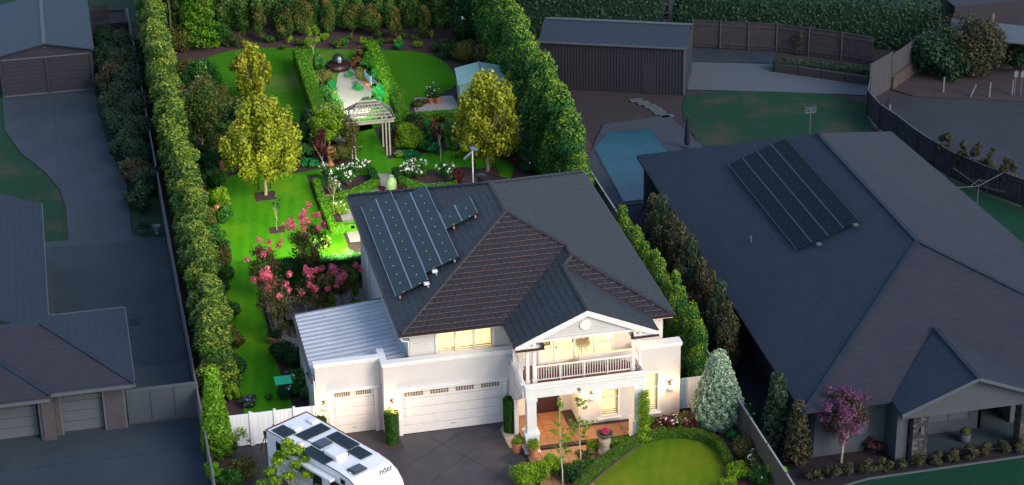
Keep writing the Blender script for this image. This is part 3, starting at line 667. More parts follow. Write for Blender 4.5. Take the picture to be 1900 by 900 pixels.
caps(z3(9.14, 4.17, 6.97), z3(9.14, 3.11, 6.97)); caps(z3(9.14, 3.11, 6.97), z3(13.1, -.85, ZE + .02), m=TILEF); caps(z3(9.14, 3.11, 6.97), z3(8.575, 2.55, zr)); caps(z3(8.575, 2.55, zr), z3(8.575, -2.25, zr))
caps(z3(6.66, 10.25, RZ), z3(.25, 16.65, ZE + .02)); caps(z3(6.66, 10.25, RZ), z3(13.1, 16.65, ZE + .02))
# flue on the ridge
fl = MB(); fl.lathe([(.2, 0), (.2, .22), (.24, .24), (.24, .36), (.16, .40), (.02, .41)], 18); fo = fl.build('roof_vent', BLACK, H, (6.42, 11.3, RZ - .35), smooth=False)
# antenna mast behind ridge
an = thing('aerial', 'small grey aerial on a white mast rising just behind the house ridge', 'antenna', (6.15, 12.1, RZ - .7))
MB().tube([(0, 0, 0), (0, 0, 1.9)], .03, 8).build('mast', TRIM, an)
aa = MB(); aa.beam((-.1, 0, 1.85), (.2, -.1, 1.9), .05)
for k in range(5): aa.beam((-.12 + k * .07, .2, 1.9 + .01 * k), (-.02 + k * .07, -.25, 1.86), .025)
aa.beam((-.45, .0, 1.35), (0, 0, 1.75), .05)
for k in range(5): aa.beam((-.42 + k * .08, .15, 1.42 + k * .06), (-.42 + k * .08, -.15, 1.36 + k * .06), .02)
aa.build('antenna_elements', ALU, an)
# ---- zinc garage annexe roof (corrugated)
def corrugated(name, x0, x1, y0, y1, z0, z1, m, parent, pitch=.22, h=.03, t=.02):
    """ribs run along X; profile varies along Y; height from z0 at x0 to z1 at x1"""
    mb = MB(); n = int((y1 - y0) / pitch); prof = []
    for i in range(n):
        y = y0 + i * (y1 - y0) / n; p = (y1 - y0) / n
        prof += [(y, 0), (y + p * .45, 0), (y + p * .55, h), (y + p * .9, h)]
    prof.append((y1, 0)); vs = []
    for x, z in ((x0, z0), (x1, z1)): vs += [(x, y, z + q) for y, q in prof]
    k = len(prof); vs += [(v[0], v[1], v[2] - t) for v in vs]
    fs = [(i, i + 1, k + i + 1, k + i) for i in range(k - 1)] + [(2 * k + i, 3 * k + i, 3 * k + i + 1, 2 * k + i + 1) for i in range(k - 1)]
    fs += [(i, 2 * k + i, 2 * k + i + 1, i + 1) for i in range(k - 1)]
    mb.add(vs, fs); return mb.build(name, m, parent)
corrugated('metal_roof', -3.95, .45, 1.05, 7.35, 3.23, 3.58, METAL, H, pitch=.40, h=.075)
fm = MB(); fm.slab([(.40, 1.05, 3.65), (.66, 1.05, 3.68), (.66, 7.4, 3.68), (.40, 7.4, 3.65)], .02); fm.slab([(-3.7, .99, 3.36), (.5, .99, 3.66), (.5, 1.2, 3.64), (-3.7, 1.2, 3.34)], .02); fm.build('flashing', METAL, H)
g2 = MB(); g2.box(-4.08, -3.95, .4, 7.4, 3.14, 3.25); g2.slab([(-4.05, 7.36, 3.27), (.6, 7.36, 3.64), (.6, 7.5, 3.64), (-4.05, 7.5, 3.27)], .14); g2.build('gutter', GUTTER, H)
MB().box(-3.69, .68, 7.15, 7.3, 0, 3.2).build('wall', WALL, H)
MB().tube([(-3.98, .62, 3.2), (-3.9, .68, 3.0), (-3.9, .68, .1)], .04, 8).build('downpipe', TRIM, H, smooth=True)
tap = MB(); tap.box(-3.95, -3.835, 2.6, 2.85, 2.2, 2.4); tap.box(-4.02, -3.9, 2.66, 2.78, 2.38, 2.48); tap.build('camera_bracket', BLACK, H)
# ---- front door and porch interior
pd = MB(); pd.box(6.6, 7.8, .36, .42, .0, 2.08); pdo = pd.build('front_door', mat('dark_timber_door', C4(.05, .018, .014), .45, C4(.02, .01, .01), 4), H, label='dark timber front door')
MB().box(6.72, 7.68, .34, .36, 1.0, 1.95).build('pane', mat('dark_door_glass', C4(.03, .02, .02), .15, spec=.7), pdo)
fd = MB(); fd.box(6.45, 6.56, .24, .36, 0, 2.2); fd.box(7.84, 7.95, .24, .36, 0, 2.2); fd.box(6.561, 7.839, .24, .36, 2.1, 2.2); fd.build('door_frame', TRIM, H)
# ---- lanterns on the walls
def lantern(x, y, z, label, energy=14):
    energy *= 2.0
    t = thing('wall_lantern', label, 'lantern', (x, y, z), 0, 'lit wall lanterns on the house front')
    b = MB(); b.box(-.05, .05, -.03, 0, -.06, .16); b.beam((0, -.03, .1), (0, -.16, .16), .02); b.beam((0, -.16, .16), (0, -.16, .08), .02)
    for i, j in ((-1, -1), (-1, 1), (1, -1), (1, 1)): b.box(i * .07 - .008, i * .07 + .008, -.16 + j * .07 - .008, -.16 + j * .07 + .008, -.16, .06)
    b.add([(-.095, -.255, .06), (.095, -.255, .06), (.095, -.065, .06), (-.095, -.065, .06), (0, -.16, .15)], [(0, 1, 4), (1, 2, 4), (2, 3, 4), (3, 0, 4), (3, 2, 1, 0)])
    b.box(-.08, .08, -.24, -.08, -.185, -.161); b.build('lantern_frame', BRONZE, t)
    MB().box(-.058, .058, -.218, -.102, -.155, .05).build('lamp_glass', GLOW, t)
    l = D.lights.new('lamp', 'POINT'); l.energy = energy; l.color = (1, .62, .28); l.shadow_soft_size = .06
    lo = D.objects.new('lamp_light', l); COL.objects.link(lo); lo.parent = t; lo.location = (0, -.34, -.02)
lantern(-3.5, .75, 1.78, 'lit lantern at the left end of the single garage door', 22)
lantern(-.38, 0, 1.85, 'lit lantern on the pier between the two garage doors', 22)
lantern(8.98, -1.25, 1.72, 'lit lantern on the porch wall left of the narrow window', 22)
lantern(12.86, -1.25, 1.72, 'lit lantern right of the tall window at the house end', 20)
def downlight(x, y, z, e, label, r=.08):
    t = thing('ceiling_light', label, 'ceiling light', (x, y, z))
    MB().lathe([(.09, 0), (.09, -.03), (.06, -.035)], 16).build('light_ring', TRIM, t); MB().lathe([(.06, -.034), (.055, -.05), (.01, -.055)], 16).build('lamp_glass', GLOW, t)
    l = D.lights.new('lamp', 'POINT'); l.energy = e; l.color = (1, .70, .38); l.shadow_soft_size = r
    lo = D.objects.new('lamp_light', l); COL.objects.link(lo); lo.parent = t; lo.location = (0, 0, -.14)
downlight(6.9, -1.1, 2.975, 130, 'round ceiling light glowing above the tiled porch entry')
downlight(10.3, -1.6, 5.425, 55, 'bright ceiling light at the right end of the balcony')
downlight(7.2, -1.6, 5.425, 35, 'ceiling light at the left end of the balcony under the gable')
# balcony pieces seen through the glass and rail
def simple(name, label, cat, mb, m, loc=(0, 0, 0), bevel=0, kind=None, group=None, smooth=False):
    o = mb.build(name, m, None, loc, bevel, smooth); return tag(o, label, cat, group, kind)
pt = thing('armchair', 'pale curved armchair inside the balcony room behind the glass door', 'armchair', (8.95, .25, 3.23))
m = MB(); m.lathe([(.05, .35), (.36, .38), (.40, .48), (.30, .50)], 20); m.build('seat', mat('cream_fabric', C4(.65, .55, .36), .9), pt)
m = MB()
for k in range(9): a = math.radians(20 + k * 17.5); m.box(.36 * math.cos(a) - .05, .36 * math.cos(a) + .05, .36 * math.sin(a) - .05, .36 * math.sin(a) + .05, .45, .85)
m.build('backrest', MATS['cream_fabric'], pt, bevel=.02)
for k in range(3): a = k * 2.1; MB().beam((.2 * math.cos(a), .2 * math.sin(a), 0), (.12 * math.cos(a), .12 * math.sin(a), .36), .03).build('leg', BRONZE, pt)
mb = MB(); mb.box(-.35, .35, -.01, .01, 0, .75); o = mb.build('picture_frame', BRONZE, None, (7.0, .1, 3.85)); tag(o, 'framed picture standing inside the left side light of the balcony', 'picture')
MB().box(-.29, .29, -.02, -.012, .06, .69).build('picture', mat('abstract_print', C4(.55, .42, .12), .6, C4(.10, .14, .12), 3), o)
m = MB(); m.box(0, 4.4, 0, .42, 0, .30); o = simple('outdoor_bench', 'long dark cushioned bench behind the balcony railing', 'bench', m, mat('dark_red_cushion', C4(.07, .02, .022), .8, C4(.11, .035, .035), 4), (6.25, -1.95, 3.201), bevel=.04)
for k in range(5):
    m = MB(); m.box(-.32, .32, -.09, .09, 0, .24)
    tag(m.build('cushion', mat('sage_cushion', C4(.17, .16, .08), .85), None, (6.95 + k * .75, -1.72, 3.505), bevel=.05), ('leftmost', 'second', 'middle', 'fourth', 'rightmost')[k] + ' olive cushion on the long balcony bench, counted from the left', 'cushion', 'cushions on the balcony bench')
# porch paving tiles
pf = MB(); pf.prism([(5.47, .29), (8.41, .29), (8.41, -1.24), (11.0, -1.24), (11.0, -2.7), (8.15, -2.95), (6.1, -2.95), (5.47, -2.5)], .0, .10); pf = pf.build('porch_floor', GROUT); pf['kind'] = 'structure'
def inpoly(x, y, poly):
    c = False; n = len(poly)
    for i in range(n):
        a, b = poly[i], poly[(i + 1) % n]
        if (a[1] > y) != (b[1] > y) and x < (b[0] - a[0]) * (y - a[1]) / (b[1] - a[1]) + a[0]: c = not c
    return c
tm = MB().box(-.292, .292, -.292, .292, 0, .022).mesh('tile', DECKT, bevel=.006)
pp = [(5.45, .3), (8.42, .3), (8.42, -1.23), (11.02, -1.23), (11.02, -2.75), (6.0, -2.98), (5.45, -2.6)]
i = 0
for a in range(10):
    for b in range(6):
        x = 5.78 + a * .6; y = -.02 - b * .6
        if all(inpoly(x + dx, y + dy, pp) for dx in (-.25, .25) for dy in (-.25, .25)): link('tile', tm, pf, (x, y, .1))
st = MB(); st.prism([(5.95, -3.0), (8.05, -3.0), (8.2, -5.3), (7.6, -6.8), (5.3, -6.8), (5.3, -3.6)], 0, .02); st = st.build('entry_path', GROUT); st['kind'] = 'structure'
tm2 = MB().box(-.292, .292, -.292, .292, 0, .022).mesh('tile', mat('worn_entry_paver', C4(.24, .12, .06), .5, C4(.34, .18, .09), 2, .2, 60), bevel=.006)
p2 = [(5.4, -2.9), (8.1, -2.9), (8.2, -5.4), (7.6, -7), (5.2, -7)]
for a in range(6):
    for b in range(6):
        x = 5.7 + a * .6; y = -3.32 - b * .6
        if inpoly(x, y, p2): link('tile', tm2, st, (x, y, .02))
# planter flood light fitting washing the rear lawn
def flood(x, y, z, tgt, e, label, col=(1, .95, .75), ang=100, size=.1):
    t = thing('flood_light', label, 'flood light', (x, y, z))
    MB().box(-.09, .09, -.05, .05, -.06, .06).build('lamp_housing', BLACK, t); MB().box(-.07, .07, .0501, .055, -.045, .045).build('lamp_glass', GLOW, t)
    l = D.lights.new('flood', 'SPOT'); l.energy = e; l.color = col; l.spot_size = math.radians(ang); l.spot_blend = .8; l.shadow_soft_size = size
    lo = D.objects.new('lamp_light', l); COL.objects.link(lo); lo.parent = t; d = Vector(tgt) - Vector((x, y, z)); lo.rotation_euler = d.to_track_quat('-Z', 'Y').to_euler()
    lo.location = d.normalized() * .35
flood(.45, 17.1, 3.2, (-.6, 21.5, 0), 3500, 'flood light at the rear left corner of the house shining on the lawn', (.95, 1, .70), 120)
flood(4.6, 36.2, 3.1, (4.55, 44.6, 0), 5500, 'flood light at the back of the pergola shining on the gravel path', (.82, 1, .72), 46)
# ================================================================== SOLAR PANELS on the house
def panel_mesh(wd, ln, rows=6, cols=6, name='solar'):
    a = MB().box(0, wd, 0, ln, 0, .035).mesh('frame', ALU)
    b = MB()
    for i in range(cols):
        for j in range(rows):
            b.box(.03 + i * (wd - .06) / cols + .004, .03 + (i + 1) * (wd - .06) / cols - .004, .03 + j * (ln - .06) / rows + .004, .03 + (j + 1) * (ln - .06) / rows - .004, .036, .039)
    base = MB().box(.022, wd - .022, .012, ln - .012, .0351, .0358)
    return a, b.mesh('cells', PVDARK), base
fr_me = MB()
PW, PL = .885, .977
fr_me.box(0, .028, 0, PL, 0, .045); fr_me = fr_me.mesh('side_rail', ALU)
def cellmesh(m, mbk):
    b = MB().box(.031, PW - .031, .011, PL - .011, .0, .028); o1 = b.mesh('panel_backing', mbk)
    c = MB()
    for i in range(5):
        for j in range(6):
            cw = (PW - .07) / 5; cl = (PL - .03) / 6; c.box(.035 + i * cw + .006, .035 + (i + 1) * cw - .006, .015 + j * cl + .006, .015 + (j + 1) * cl - .006, .0285, .032)
    return o1, c.mesh('cells', m)
BACK = mat('panel_backing_sheet', C4(.040, .062, .070), .5, spec=.25)
bk_me, cl_me = cellmesh(PVDARK, BACK)
clip_me = MB().box(PW / 2 - .025, PW / 2 + .025, -.02, .03, .041, .055).mesh('clip', mat('bright_clip', C4(.7, .68, .66), .3, metal=.3))
def slope_mat(x, y, z, slope, sign=1):
    t = math.atan(slope); return Matrix.Translation((x, y, z)) @ Matrix.Rotation(-t * sign, 4, 'Y')
arrays = [(.57, 3.55, 2, 11, 'long lower'), (2.21, 4.32, 2, 9, 'middle'), (3.85, 7.52, 2, 2, 'small upper')]
GRP = 'solar panels on the main house roof'
def ORD(r, n):
    w = ('first', 'second', 'third', 'fourth', 'fifth', 'sixth')
    return (w[r] + ' from the front') if r < (n + 1) // 2 else (w[n - 1 - r] + ' from the rear')
def solar(arrays, zf, slope, frame_me, back_me, cell_me, cm, grp, lab):
    k = 0
    for ai, (x0, y0, nc, nr, nm) in enumerate(arrays):
        for c in range(nc):
            for r in range(nr):
                x = x0 + c * PW * math.cos(math.atan(slope)) + (.0); y = y0 + r * PL
                l = lab(nm, c, r, nc, nr)
                t = thing('solar_panel', l, 'solar panel', group=grp); t.matrix_world = slope_mat(x, y, zf(x, y) + .17, slope)
                link('side_rail', frame_me, t); link('side_rail', frame_me, t, (PW - .028, 0, 0)); link('panel_backing', back_me, t); link('cells', cell_me, t)
                if cm: link('clip', cm, t)
solar(arrays, planes['L'][1], S, fr_me, bk_me, cl_me, clip_me, GRP,
      lambda nm, c, r, nc, nr: 'solar panel of the %s array, %s column, %s' % (nm, ('lower', 'upper')[c], ORD(r, nr)))
for i, (px, py) in enumerate(((788, 535), (807, 508))):
    q = PY(px, py, 3.45 if i == 0 else 4.1)
    o = MB().box(-.13, .13, -.09, .09, 0, .12).build('isolator_box', TRIM, None, (2.06 + i * 0.55, 3.38 + i * .75, ZE + S * (1.86 + i * .55) + .07), bevel=.02); tag(o, ('pale isolator box at the foot of the long solar array', 'pale isolator box at the foot of the middle solar array')[i], 'junction box')
    MB().tube([(0, -.05, .02), (.05, -.28, -.02)], .02, 6).build('conduit', TRIM, o)
for i, (x, y) in enumerate(((.75, 3.42), (3.6, 4.2), (4.2, 7.4), (5.3, 7.4))):
    o = MB().box(-.03, .03, -.12, .02, 0, .1).build('rail_end', mat('copper_bracket', C4(.65, .38, .28), .4, metal=.4), None, (x, y, ZE + S * (x - .2) + .08)); tag(o, ('copper rail bracket below the long solar array', 'copper rail bracket below the right end of the middle solar array', 'copper rail bracket below the left end of the small solar array', 'copper rail bracket below the right end of the small solar array')[i], 'bracket')
# ================================================================== NEIGHBOUR ON THE LEFT: dimming carried in the material colours
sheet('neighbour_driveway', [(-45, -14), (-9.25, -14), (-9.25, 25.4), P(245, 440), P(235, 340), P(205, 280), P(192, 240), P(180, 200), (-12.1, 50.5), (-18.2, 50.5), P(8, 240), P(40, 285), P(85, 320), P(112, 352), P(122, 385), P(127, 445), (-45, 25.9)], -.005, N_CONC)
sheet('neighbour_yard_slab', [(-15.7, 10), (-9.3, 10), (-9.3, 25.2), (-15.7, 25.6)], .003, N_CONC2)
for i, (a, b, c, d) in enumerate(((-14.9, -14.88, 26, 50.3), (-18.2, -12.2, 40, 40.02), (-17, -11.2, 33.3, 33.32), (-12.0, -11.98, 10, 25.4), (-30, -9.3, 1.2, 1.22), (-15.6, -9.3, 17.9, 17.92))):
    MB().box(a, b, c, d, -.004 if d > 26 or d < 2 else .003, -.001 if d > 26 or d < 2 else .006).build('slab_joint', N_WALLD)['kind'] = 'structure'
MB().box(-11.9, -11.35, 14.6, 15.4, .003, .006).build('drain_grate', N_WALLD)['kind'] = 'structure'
NL = thing('neighbour_house', 'house in dimmed colours at the left edge with brick piers between garage doors', 'house', (0, 0, 0))
def nroof(poly, zf, m, parent, name='roof_plane', t=.12, courses=None):
    return MB().slab([(x, y, zf(x, y)) for x, y in poly], t).build(name, m, parent)
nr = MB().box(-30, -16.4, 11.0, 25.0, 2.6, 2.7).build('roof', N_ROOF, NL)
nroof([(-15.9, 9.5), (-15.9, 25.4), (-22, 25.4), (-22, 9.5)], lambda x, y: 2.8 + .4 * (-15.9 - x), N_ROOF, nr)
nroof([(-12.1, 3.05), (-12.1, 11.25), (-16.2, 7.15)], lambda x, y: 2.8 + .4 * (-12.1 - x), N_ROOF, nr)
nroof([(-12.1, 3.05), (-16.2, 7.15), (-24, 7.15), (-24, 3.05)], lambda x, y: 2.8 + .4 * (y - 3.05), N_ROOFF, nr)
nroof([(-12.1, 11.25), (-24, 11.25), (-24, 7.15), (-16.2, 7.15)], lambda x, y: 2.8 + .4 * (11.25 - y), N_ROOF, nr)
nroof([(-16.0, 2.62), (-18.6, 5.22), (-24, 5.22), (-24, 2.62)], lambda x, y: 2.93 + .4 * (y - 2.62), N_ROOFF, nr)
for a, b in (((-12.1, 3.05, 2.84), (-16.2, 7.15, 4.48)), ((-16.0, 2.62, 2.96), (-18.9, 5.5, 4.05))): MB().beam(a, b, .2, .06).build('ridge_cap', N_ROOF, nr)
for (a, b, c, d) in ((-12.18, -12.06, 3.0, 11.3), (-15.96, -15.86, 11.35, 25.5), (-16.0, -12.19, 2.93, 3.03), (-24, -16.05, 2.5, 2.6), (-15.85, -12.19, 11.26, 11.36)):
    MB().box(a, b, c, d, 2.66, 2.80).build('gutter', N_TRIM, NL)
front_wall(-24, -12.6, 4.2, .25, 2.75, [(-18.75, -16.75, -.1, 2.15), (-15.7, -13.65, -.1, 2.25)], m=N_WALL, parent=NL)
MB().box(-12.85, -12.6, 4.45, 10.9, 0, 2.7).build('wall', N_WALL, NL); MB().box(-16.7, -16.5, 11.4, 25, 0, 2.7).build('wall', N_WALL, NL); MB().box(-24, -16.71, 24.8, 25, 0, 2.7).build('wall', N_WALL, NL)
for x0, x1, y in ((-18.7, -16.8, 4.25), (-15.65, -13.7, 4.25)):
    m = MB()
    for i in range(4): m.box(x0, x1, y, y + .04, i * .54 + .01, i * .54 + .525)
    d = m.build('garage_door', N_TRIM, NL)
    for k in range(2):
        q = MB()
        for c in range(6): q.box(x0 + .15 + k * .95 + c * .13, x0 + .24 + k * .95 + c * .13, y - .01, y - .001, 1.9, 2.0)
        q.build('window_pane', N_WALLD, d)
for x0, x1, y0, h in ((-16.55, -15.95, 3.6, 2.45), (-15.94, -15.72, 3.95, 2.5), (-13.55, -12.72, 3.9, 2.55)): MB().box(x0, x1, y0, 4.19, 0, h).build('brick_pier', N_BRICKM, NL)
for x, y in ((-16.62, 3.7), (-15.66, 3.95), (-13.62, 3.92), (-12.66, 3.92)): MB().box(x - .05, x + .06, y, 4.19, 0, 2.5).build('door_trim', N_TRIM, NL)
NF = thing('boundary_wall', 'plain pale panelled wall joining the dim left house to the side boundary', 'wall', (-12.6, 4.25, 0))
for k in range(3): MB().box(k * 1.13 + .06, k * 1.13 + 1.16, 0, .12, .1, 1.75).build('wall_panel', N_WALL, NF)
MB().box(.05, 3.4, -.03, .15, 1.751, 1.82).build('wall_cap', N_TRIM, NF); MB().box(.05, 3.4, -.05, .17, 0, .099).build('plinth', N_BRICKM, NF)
NG = thing('neighbour_garage', 'dim plum grey gabled double garage at the end of the left driveway', 'garage', (-15.1, 50.2, 0))
MB().box(-3.0, 3.0, 0, .2, 0, .1).build('slab', N_TRIM, NG)
for a, b in ((-3.05, -2.85), (-.1, .1), (2.85, 3.05)): MB().box(a, b, -.06, .2, .1, 2.9).build('door_post', N_SHED, NG)
for a, b in ((-2.85, -.1), (.1, 2.85)):
    m = MB()
    for i in range(9): m.box(a + .01, b - .01, .02, .06, .11 + i * .27, .11 + i * .27 + .255)
    m.build('roller_door', N_SHED, NG); 
MB().box(-2.85, 2.85, -.07, .1, 2.56, 2.66).build('lintel', N_TRIM, NG)
MB().frontal([(-3.05, 2.661), (3.05, 2.661), (3.05, 2.98), (0, 3.6), (-3.05, 2.98)], -.05, .15).build('gable_wall', N_SHED, NG)
MB().box(2.85, 3.04, .2, 10, 0, 2.95).build('wall', N_SHED, NG); MB().box(-3.04, -2.85, .2, 10, 0, 2.95).build('wall', N_SHED, NG); MB().box(-2.84, 2.84, 9.8, 10, 0, 2.95).build('wall', N_SHED, NG)
for sx in (-1, 1): MB().slab([(sx * 3.2, -.35, 2.98), (0, -.35, 3.66), (0, 10.2, 3.66), (sx * 3.2, 10.2, 2.98)], .08).build('roof', mat('dimmed_sheet_roof', C4(0.016, 0.0264, 0.0416), .6, C4(0.0192, 0.0304, 0.0464), 1.5), NG)
MB().beam((0, -.4, 3.70), (0, 10.2, 3.70), .25, .05).build('ridge_cap', N_TRIM, NG)
MB().lathe([(.06, 0), (.09, .05), (.02, .12)], 10, (0, -.12, 3.25)).build('security_light', N_TRIM, NG)
# timber planter box and retaining wall behind it
rw = thing('raised_planter', 'low dark walled planter beside the left garage', 'planter', P(172, 68)); 
for a, b, c, d in ((0, 2.6, 0, .12), (0, .12, .121, 3.0), (2.48, 2.6, .121, 3.0), (.121, 2.479, 2.88, 3.0)): MB().box(a, b, c, d, 0, .9).build('planter_wall', N_SHED, rw)
MB().box(.121, 2.479, .121, 2.87, 0, .75).build('soil', N_SOIL, rw)
# ================================================================== BOUNDARY FENCES
def paling_fence(label, pts, h=1.8, m=N_FENCE, post_every=2.4, pw=.11, rail_m=None, grp=None, z0=0.0, capm=None):
    t = thing('paling_fence', label, 'fence', (pts[0][0], pts[0][1], z0), group=grp); o0 = Vector((pts[0][0], pts[0][1], 0)); pal = MB(); rails = []; posts = 0; k = 0
    pal_me = None
    for a, b in zip(pts[:-1], pts[1:]):
        a = Vector((a[0], a[1], 0)) - o0; b = Vector((b[0], b[1], 0)) - o0; d = b - a; L = d.length; d.normalize(); s = Vector((-d.y, d.x, 0))
        n = max(1, int(L / pw))
        for i in range(n):
            p = a + d * (L * i / n); q = a + d * (L * (i + .88) / n); jj = RND.uniform(-.01, .01); hh = h + RND.uniform(-.02, .02)
            f = [p + s * (.03 + jj), p + s * (.05 + jj), q + s * (.05 + jj), q + s * (.03 + jj)]
            pal.prism([(v.x, v.y) for v in f], .05, hh)
        np_ = max(1, round(L / post_every))
        for i in range(np_):
            p = a + d * (L * i / np_); MB().box(p.x - .05, p.x + .05, p.y - .05, p.y + .05, 0, h + .06).build('post', rail_m or m, t)
        for z in (.35, h - .3):
            MB().beam(a + Vector((0, 0, z)), b + Vector((0, 0, z)), .05, .08).build('rail', rail_m or m, t)
        MB().beam(a + s * .02 + Vector((0, 0, h + .015)), b + s * .02 + Vector((0, 0, h + .015)), .08, .03).build('cap_rail', capm or rail_m or m, t)
    pal.build('palings', m, t, kind='stuff'); return t
GREYF = mat('grey_paling', C4(.11, .10, .11), .9, C4(.16, .145, .15), 4, .3, 30)
paling_fence('long grey side fence between the tall hedge and the left neighbour driveway', [(BL, -13), (BL, 0), (BL, 62)], 1.5, GREYF, pw=.3)
paling_fence('dark side fence between the house and the right neighbour', [(BR, -13), (BR, 0), (BR, 26), (BR + 3, 62)], 1.75, mat('dark_grey_paling', C4(.055, .045, .042), .9, C4(.085, .07, .065), 4, .3, 30), pw=.14, capm=mat('grey_cap', C4(.24, .26, .28), .8))
paling_fence('brown back fence behind the left garage', [(-30, 62.5), (-10.5, 62.5)], 1.7, N_FENCE)
VF = thing('white_fence', 'white vinyl panel fence and gate closing the side yard behind the caravan', 'fence', (-8.0, .82, 0))
for k, (a, b) in enumerate(((.0, .95), (1.16, 2.10), (2.24, 3.02), (3.16, 4.1))):
    m = MB(); n = int((b - a) / .19)
    for i in range(n): m.box(a + (b - a) * i / n + .003, a + (b - a) * (i + 1) / n - .003, .0, .035, .12, 1.62)
    m.build('fence_panel', VINYL, VF); MB().box(a, b, -.015, .05, 1.621, 1.70).build('top_rail', VINYL, VF); MB().box(a, b, -.015, .05, .04, .119).build('bottom_rail', VINYL, VF)
for x in (-.08, 1.02, 1.09 + .0, 2.17, 3.09):
    MB().box(x - .06, x + .06, -.05, .08, 0, 1.78).build('post', VINYL, VF) if x != 1.09 else MB().box(1.085, 1.16, -.04, .06, 0, 1.74).build('gate_stile', VINYL, VF)
MB().box(2.05, 2.09, -.05, -.001, .85, .98).build('gate_latch', BLACK, VF)
V2 = thing('white_fence', 'white vinyl fence panel between the house end and the blue conifer', 'fence', (13.42, -.95, 0))
m = MB()
for i in range(11): m.box(.05 + i * .19, .05 + i * .19 + .184, 0, .035, .1, 1.68)
m.build('fence_panel', VINYL, V2); MB().box(.03, 2.18, -.015, .05, 1.681, 1.76).build('top_rail', VINYL, V2); MB().box(2.0, 2.12, -.05, .08, 0, 1.80).build('post', VINYL, V2)
# ================================================================== NEIGHBOUR ON THE RIGHT: every material colour darkened to look dimmed
sheet('neighbour_back_yard', [(BR + .1, 22), (60, 22), (60, 80), (BR + 3.2, 80), (BR + 3, 62), (BR + .1, 26)], -.04, N_SOIL)
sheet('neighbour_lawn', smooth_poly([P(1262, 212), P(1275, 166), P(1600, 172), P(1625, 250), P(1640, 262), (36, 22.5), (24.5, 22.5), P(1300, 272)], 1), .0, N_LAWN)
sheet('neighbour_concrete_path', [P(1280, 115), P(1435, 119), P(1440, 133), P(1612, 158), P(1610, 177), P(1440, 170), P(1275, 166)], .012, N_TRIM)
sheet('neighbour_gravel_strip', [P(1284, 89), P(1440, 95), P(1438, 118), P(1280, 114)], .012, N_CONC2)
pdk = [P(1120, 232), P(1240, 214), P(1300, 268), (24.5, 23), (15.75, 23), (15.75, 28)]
sheet('pool_paving', pdk, .03, mat('dimmed_pool_paver', C4(0.0416, 0.0496, 0.0608), .8, C4(0.032, 0.0384, 0.0496), 1.4, .3, 40))
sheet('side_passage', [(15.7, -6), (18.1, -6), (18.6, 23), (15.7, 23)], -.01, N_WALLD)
pool = [P(1126, 246), P(1206, 239), P(1240, 281), (21.3, 23.3), (17.2, 23.3), (17.6, 31.8)]
pl = MB(); pl.prism([(p[0], p[1]) for p in pool], .0, .052); pl.build('pool_coping', N_CONC)['kind'] = 'structure'
cx = sum(p[0] for p in pool) / 6; cy = sum(p[1] for p in pool) / 6
sheet('pool_water', [(cx + (p[0] - cx) * .95, cy + (p[1] - cy) * .97) for p in pool], .062, mat('dimmed_pool_water', C4(.006, .050, .072), .3, C4(.012, .075, .100), .9, .6, 5, spec=.3))
# stepping stones
for i, (px, py) in enumerate(((1180, 186), (1194, 191), (1207, 197), (1217, 203), (1225, 209), (1238, 215))):
    q = P(px, py); tag(MB().box(-.42, .42, -.28, .28, -.02, .03).build('stepping_stone', N_TRIM, None, q, bevel=.02), ('stone nearest the shed', 'second stone from the shed', 'third stone from the shed', 'fourth stone from the shed', 'fifth stone from the shed', 'stone nearest the pool paving')[i] + ' in the path of flat stepping stones', 'stepping stone', 'stepping stones to the pool')
# pool fence (glass), furled umbrella
pf_ = thing('pool_fence', 'frameless glass pool fence between the pool paving and the lawn', 'fence', P(1243, 212))
o0 = P(1243, 212); d = (P(1300, 270) - o0); dn = d.normalized()
for k in range(6):
    a = dn * (k * d.length / 6 + .04); b = dn * ((k + 1) * d.length / 6 - .04); MB().beam(a + Vector((0, 0, .65)), b + Vector((0, 0, .65)), .015, 1.15).build('glass_panel', mat('dimmed_glass', C4(0.064, 0.08, 0.096), .1, spec=.6), pf_) if False else MB().beam(a + Vector((0, 0, 1.22)), b + Vector((0, 0, 1.22)), .02, .02).build('top_rail', ALUD, pf_)
    MB().box(a.x - .02, a.x + .02, a.y - .02, a.y + .02, 0, 1.22).build('post', ALUD, pf_)
uq = thing('parasol', 'closed dark parasol standing on the pool paving', 'parasol', P(1275, 276))
MB().lathe([(.16, .3), (.2, .5), (.17, 1.0), (.13, 1.6), (.06, 2.1), (.01, 2.2)], 9).build('furled_canopy', mat('navy_canvas', C4(.010, .012, .022), .85), uq); MB().tube([(0, 0, 0), (0, 0, .35)], .03, 8).build('pole', N_TRIM, uq); MB().lathe([(.28, 0), (.28, .06), (.05, .1)], 14).build('base', N_SHED, uq)
# shed
A = P(1075, 166); Bc = P(1270, 176); dd = (Bc - A).normalized(); ang = math.atan2(dd.y, dd.x); L0 = (Bc - A).length
zt = PY(1272, 88, Bc.y).z
SH = thing('shed', 'large dim corrugated shed with blue grey roof right of the back boundary', 'shed', Bc, ang)
Ls = L0 + 2.6
def vert_corr(x0, x1, y, z0, z1, pitch=.2, dpt=.03):
    m = MB(); n = int((x1 - x0) / pitch)
    for i in range(n):
        a = x0 + (x1 - x0) * i / n; p = (x1 - x0) / n; m.box(a, a + p * .5, y - dpt, y, z0, z1); 
    m.box(x0, x1, y + .001, y + .06, z0, z1); return m
vert_corr(-Ls, 0, 0, 0, zt).build('wall', N_SHED, SH); MB().box(-.06, 0, .061, 4.5, 0, zt).build('wall', N_SHED, SH); MB().box(-Ls, -Ls + .06, .061, 4.5, 0, zt).build('wall', N_SHED, SH)
MB().box(-.1, .03, -.08, .0 - .031, 0, zt).build('corner_trim', N_TRIM, SH)
rzh = zt + .75
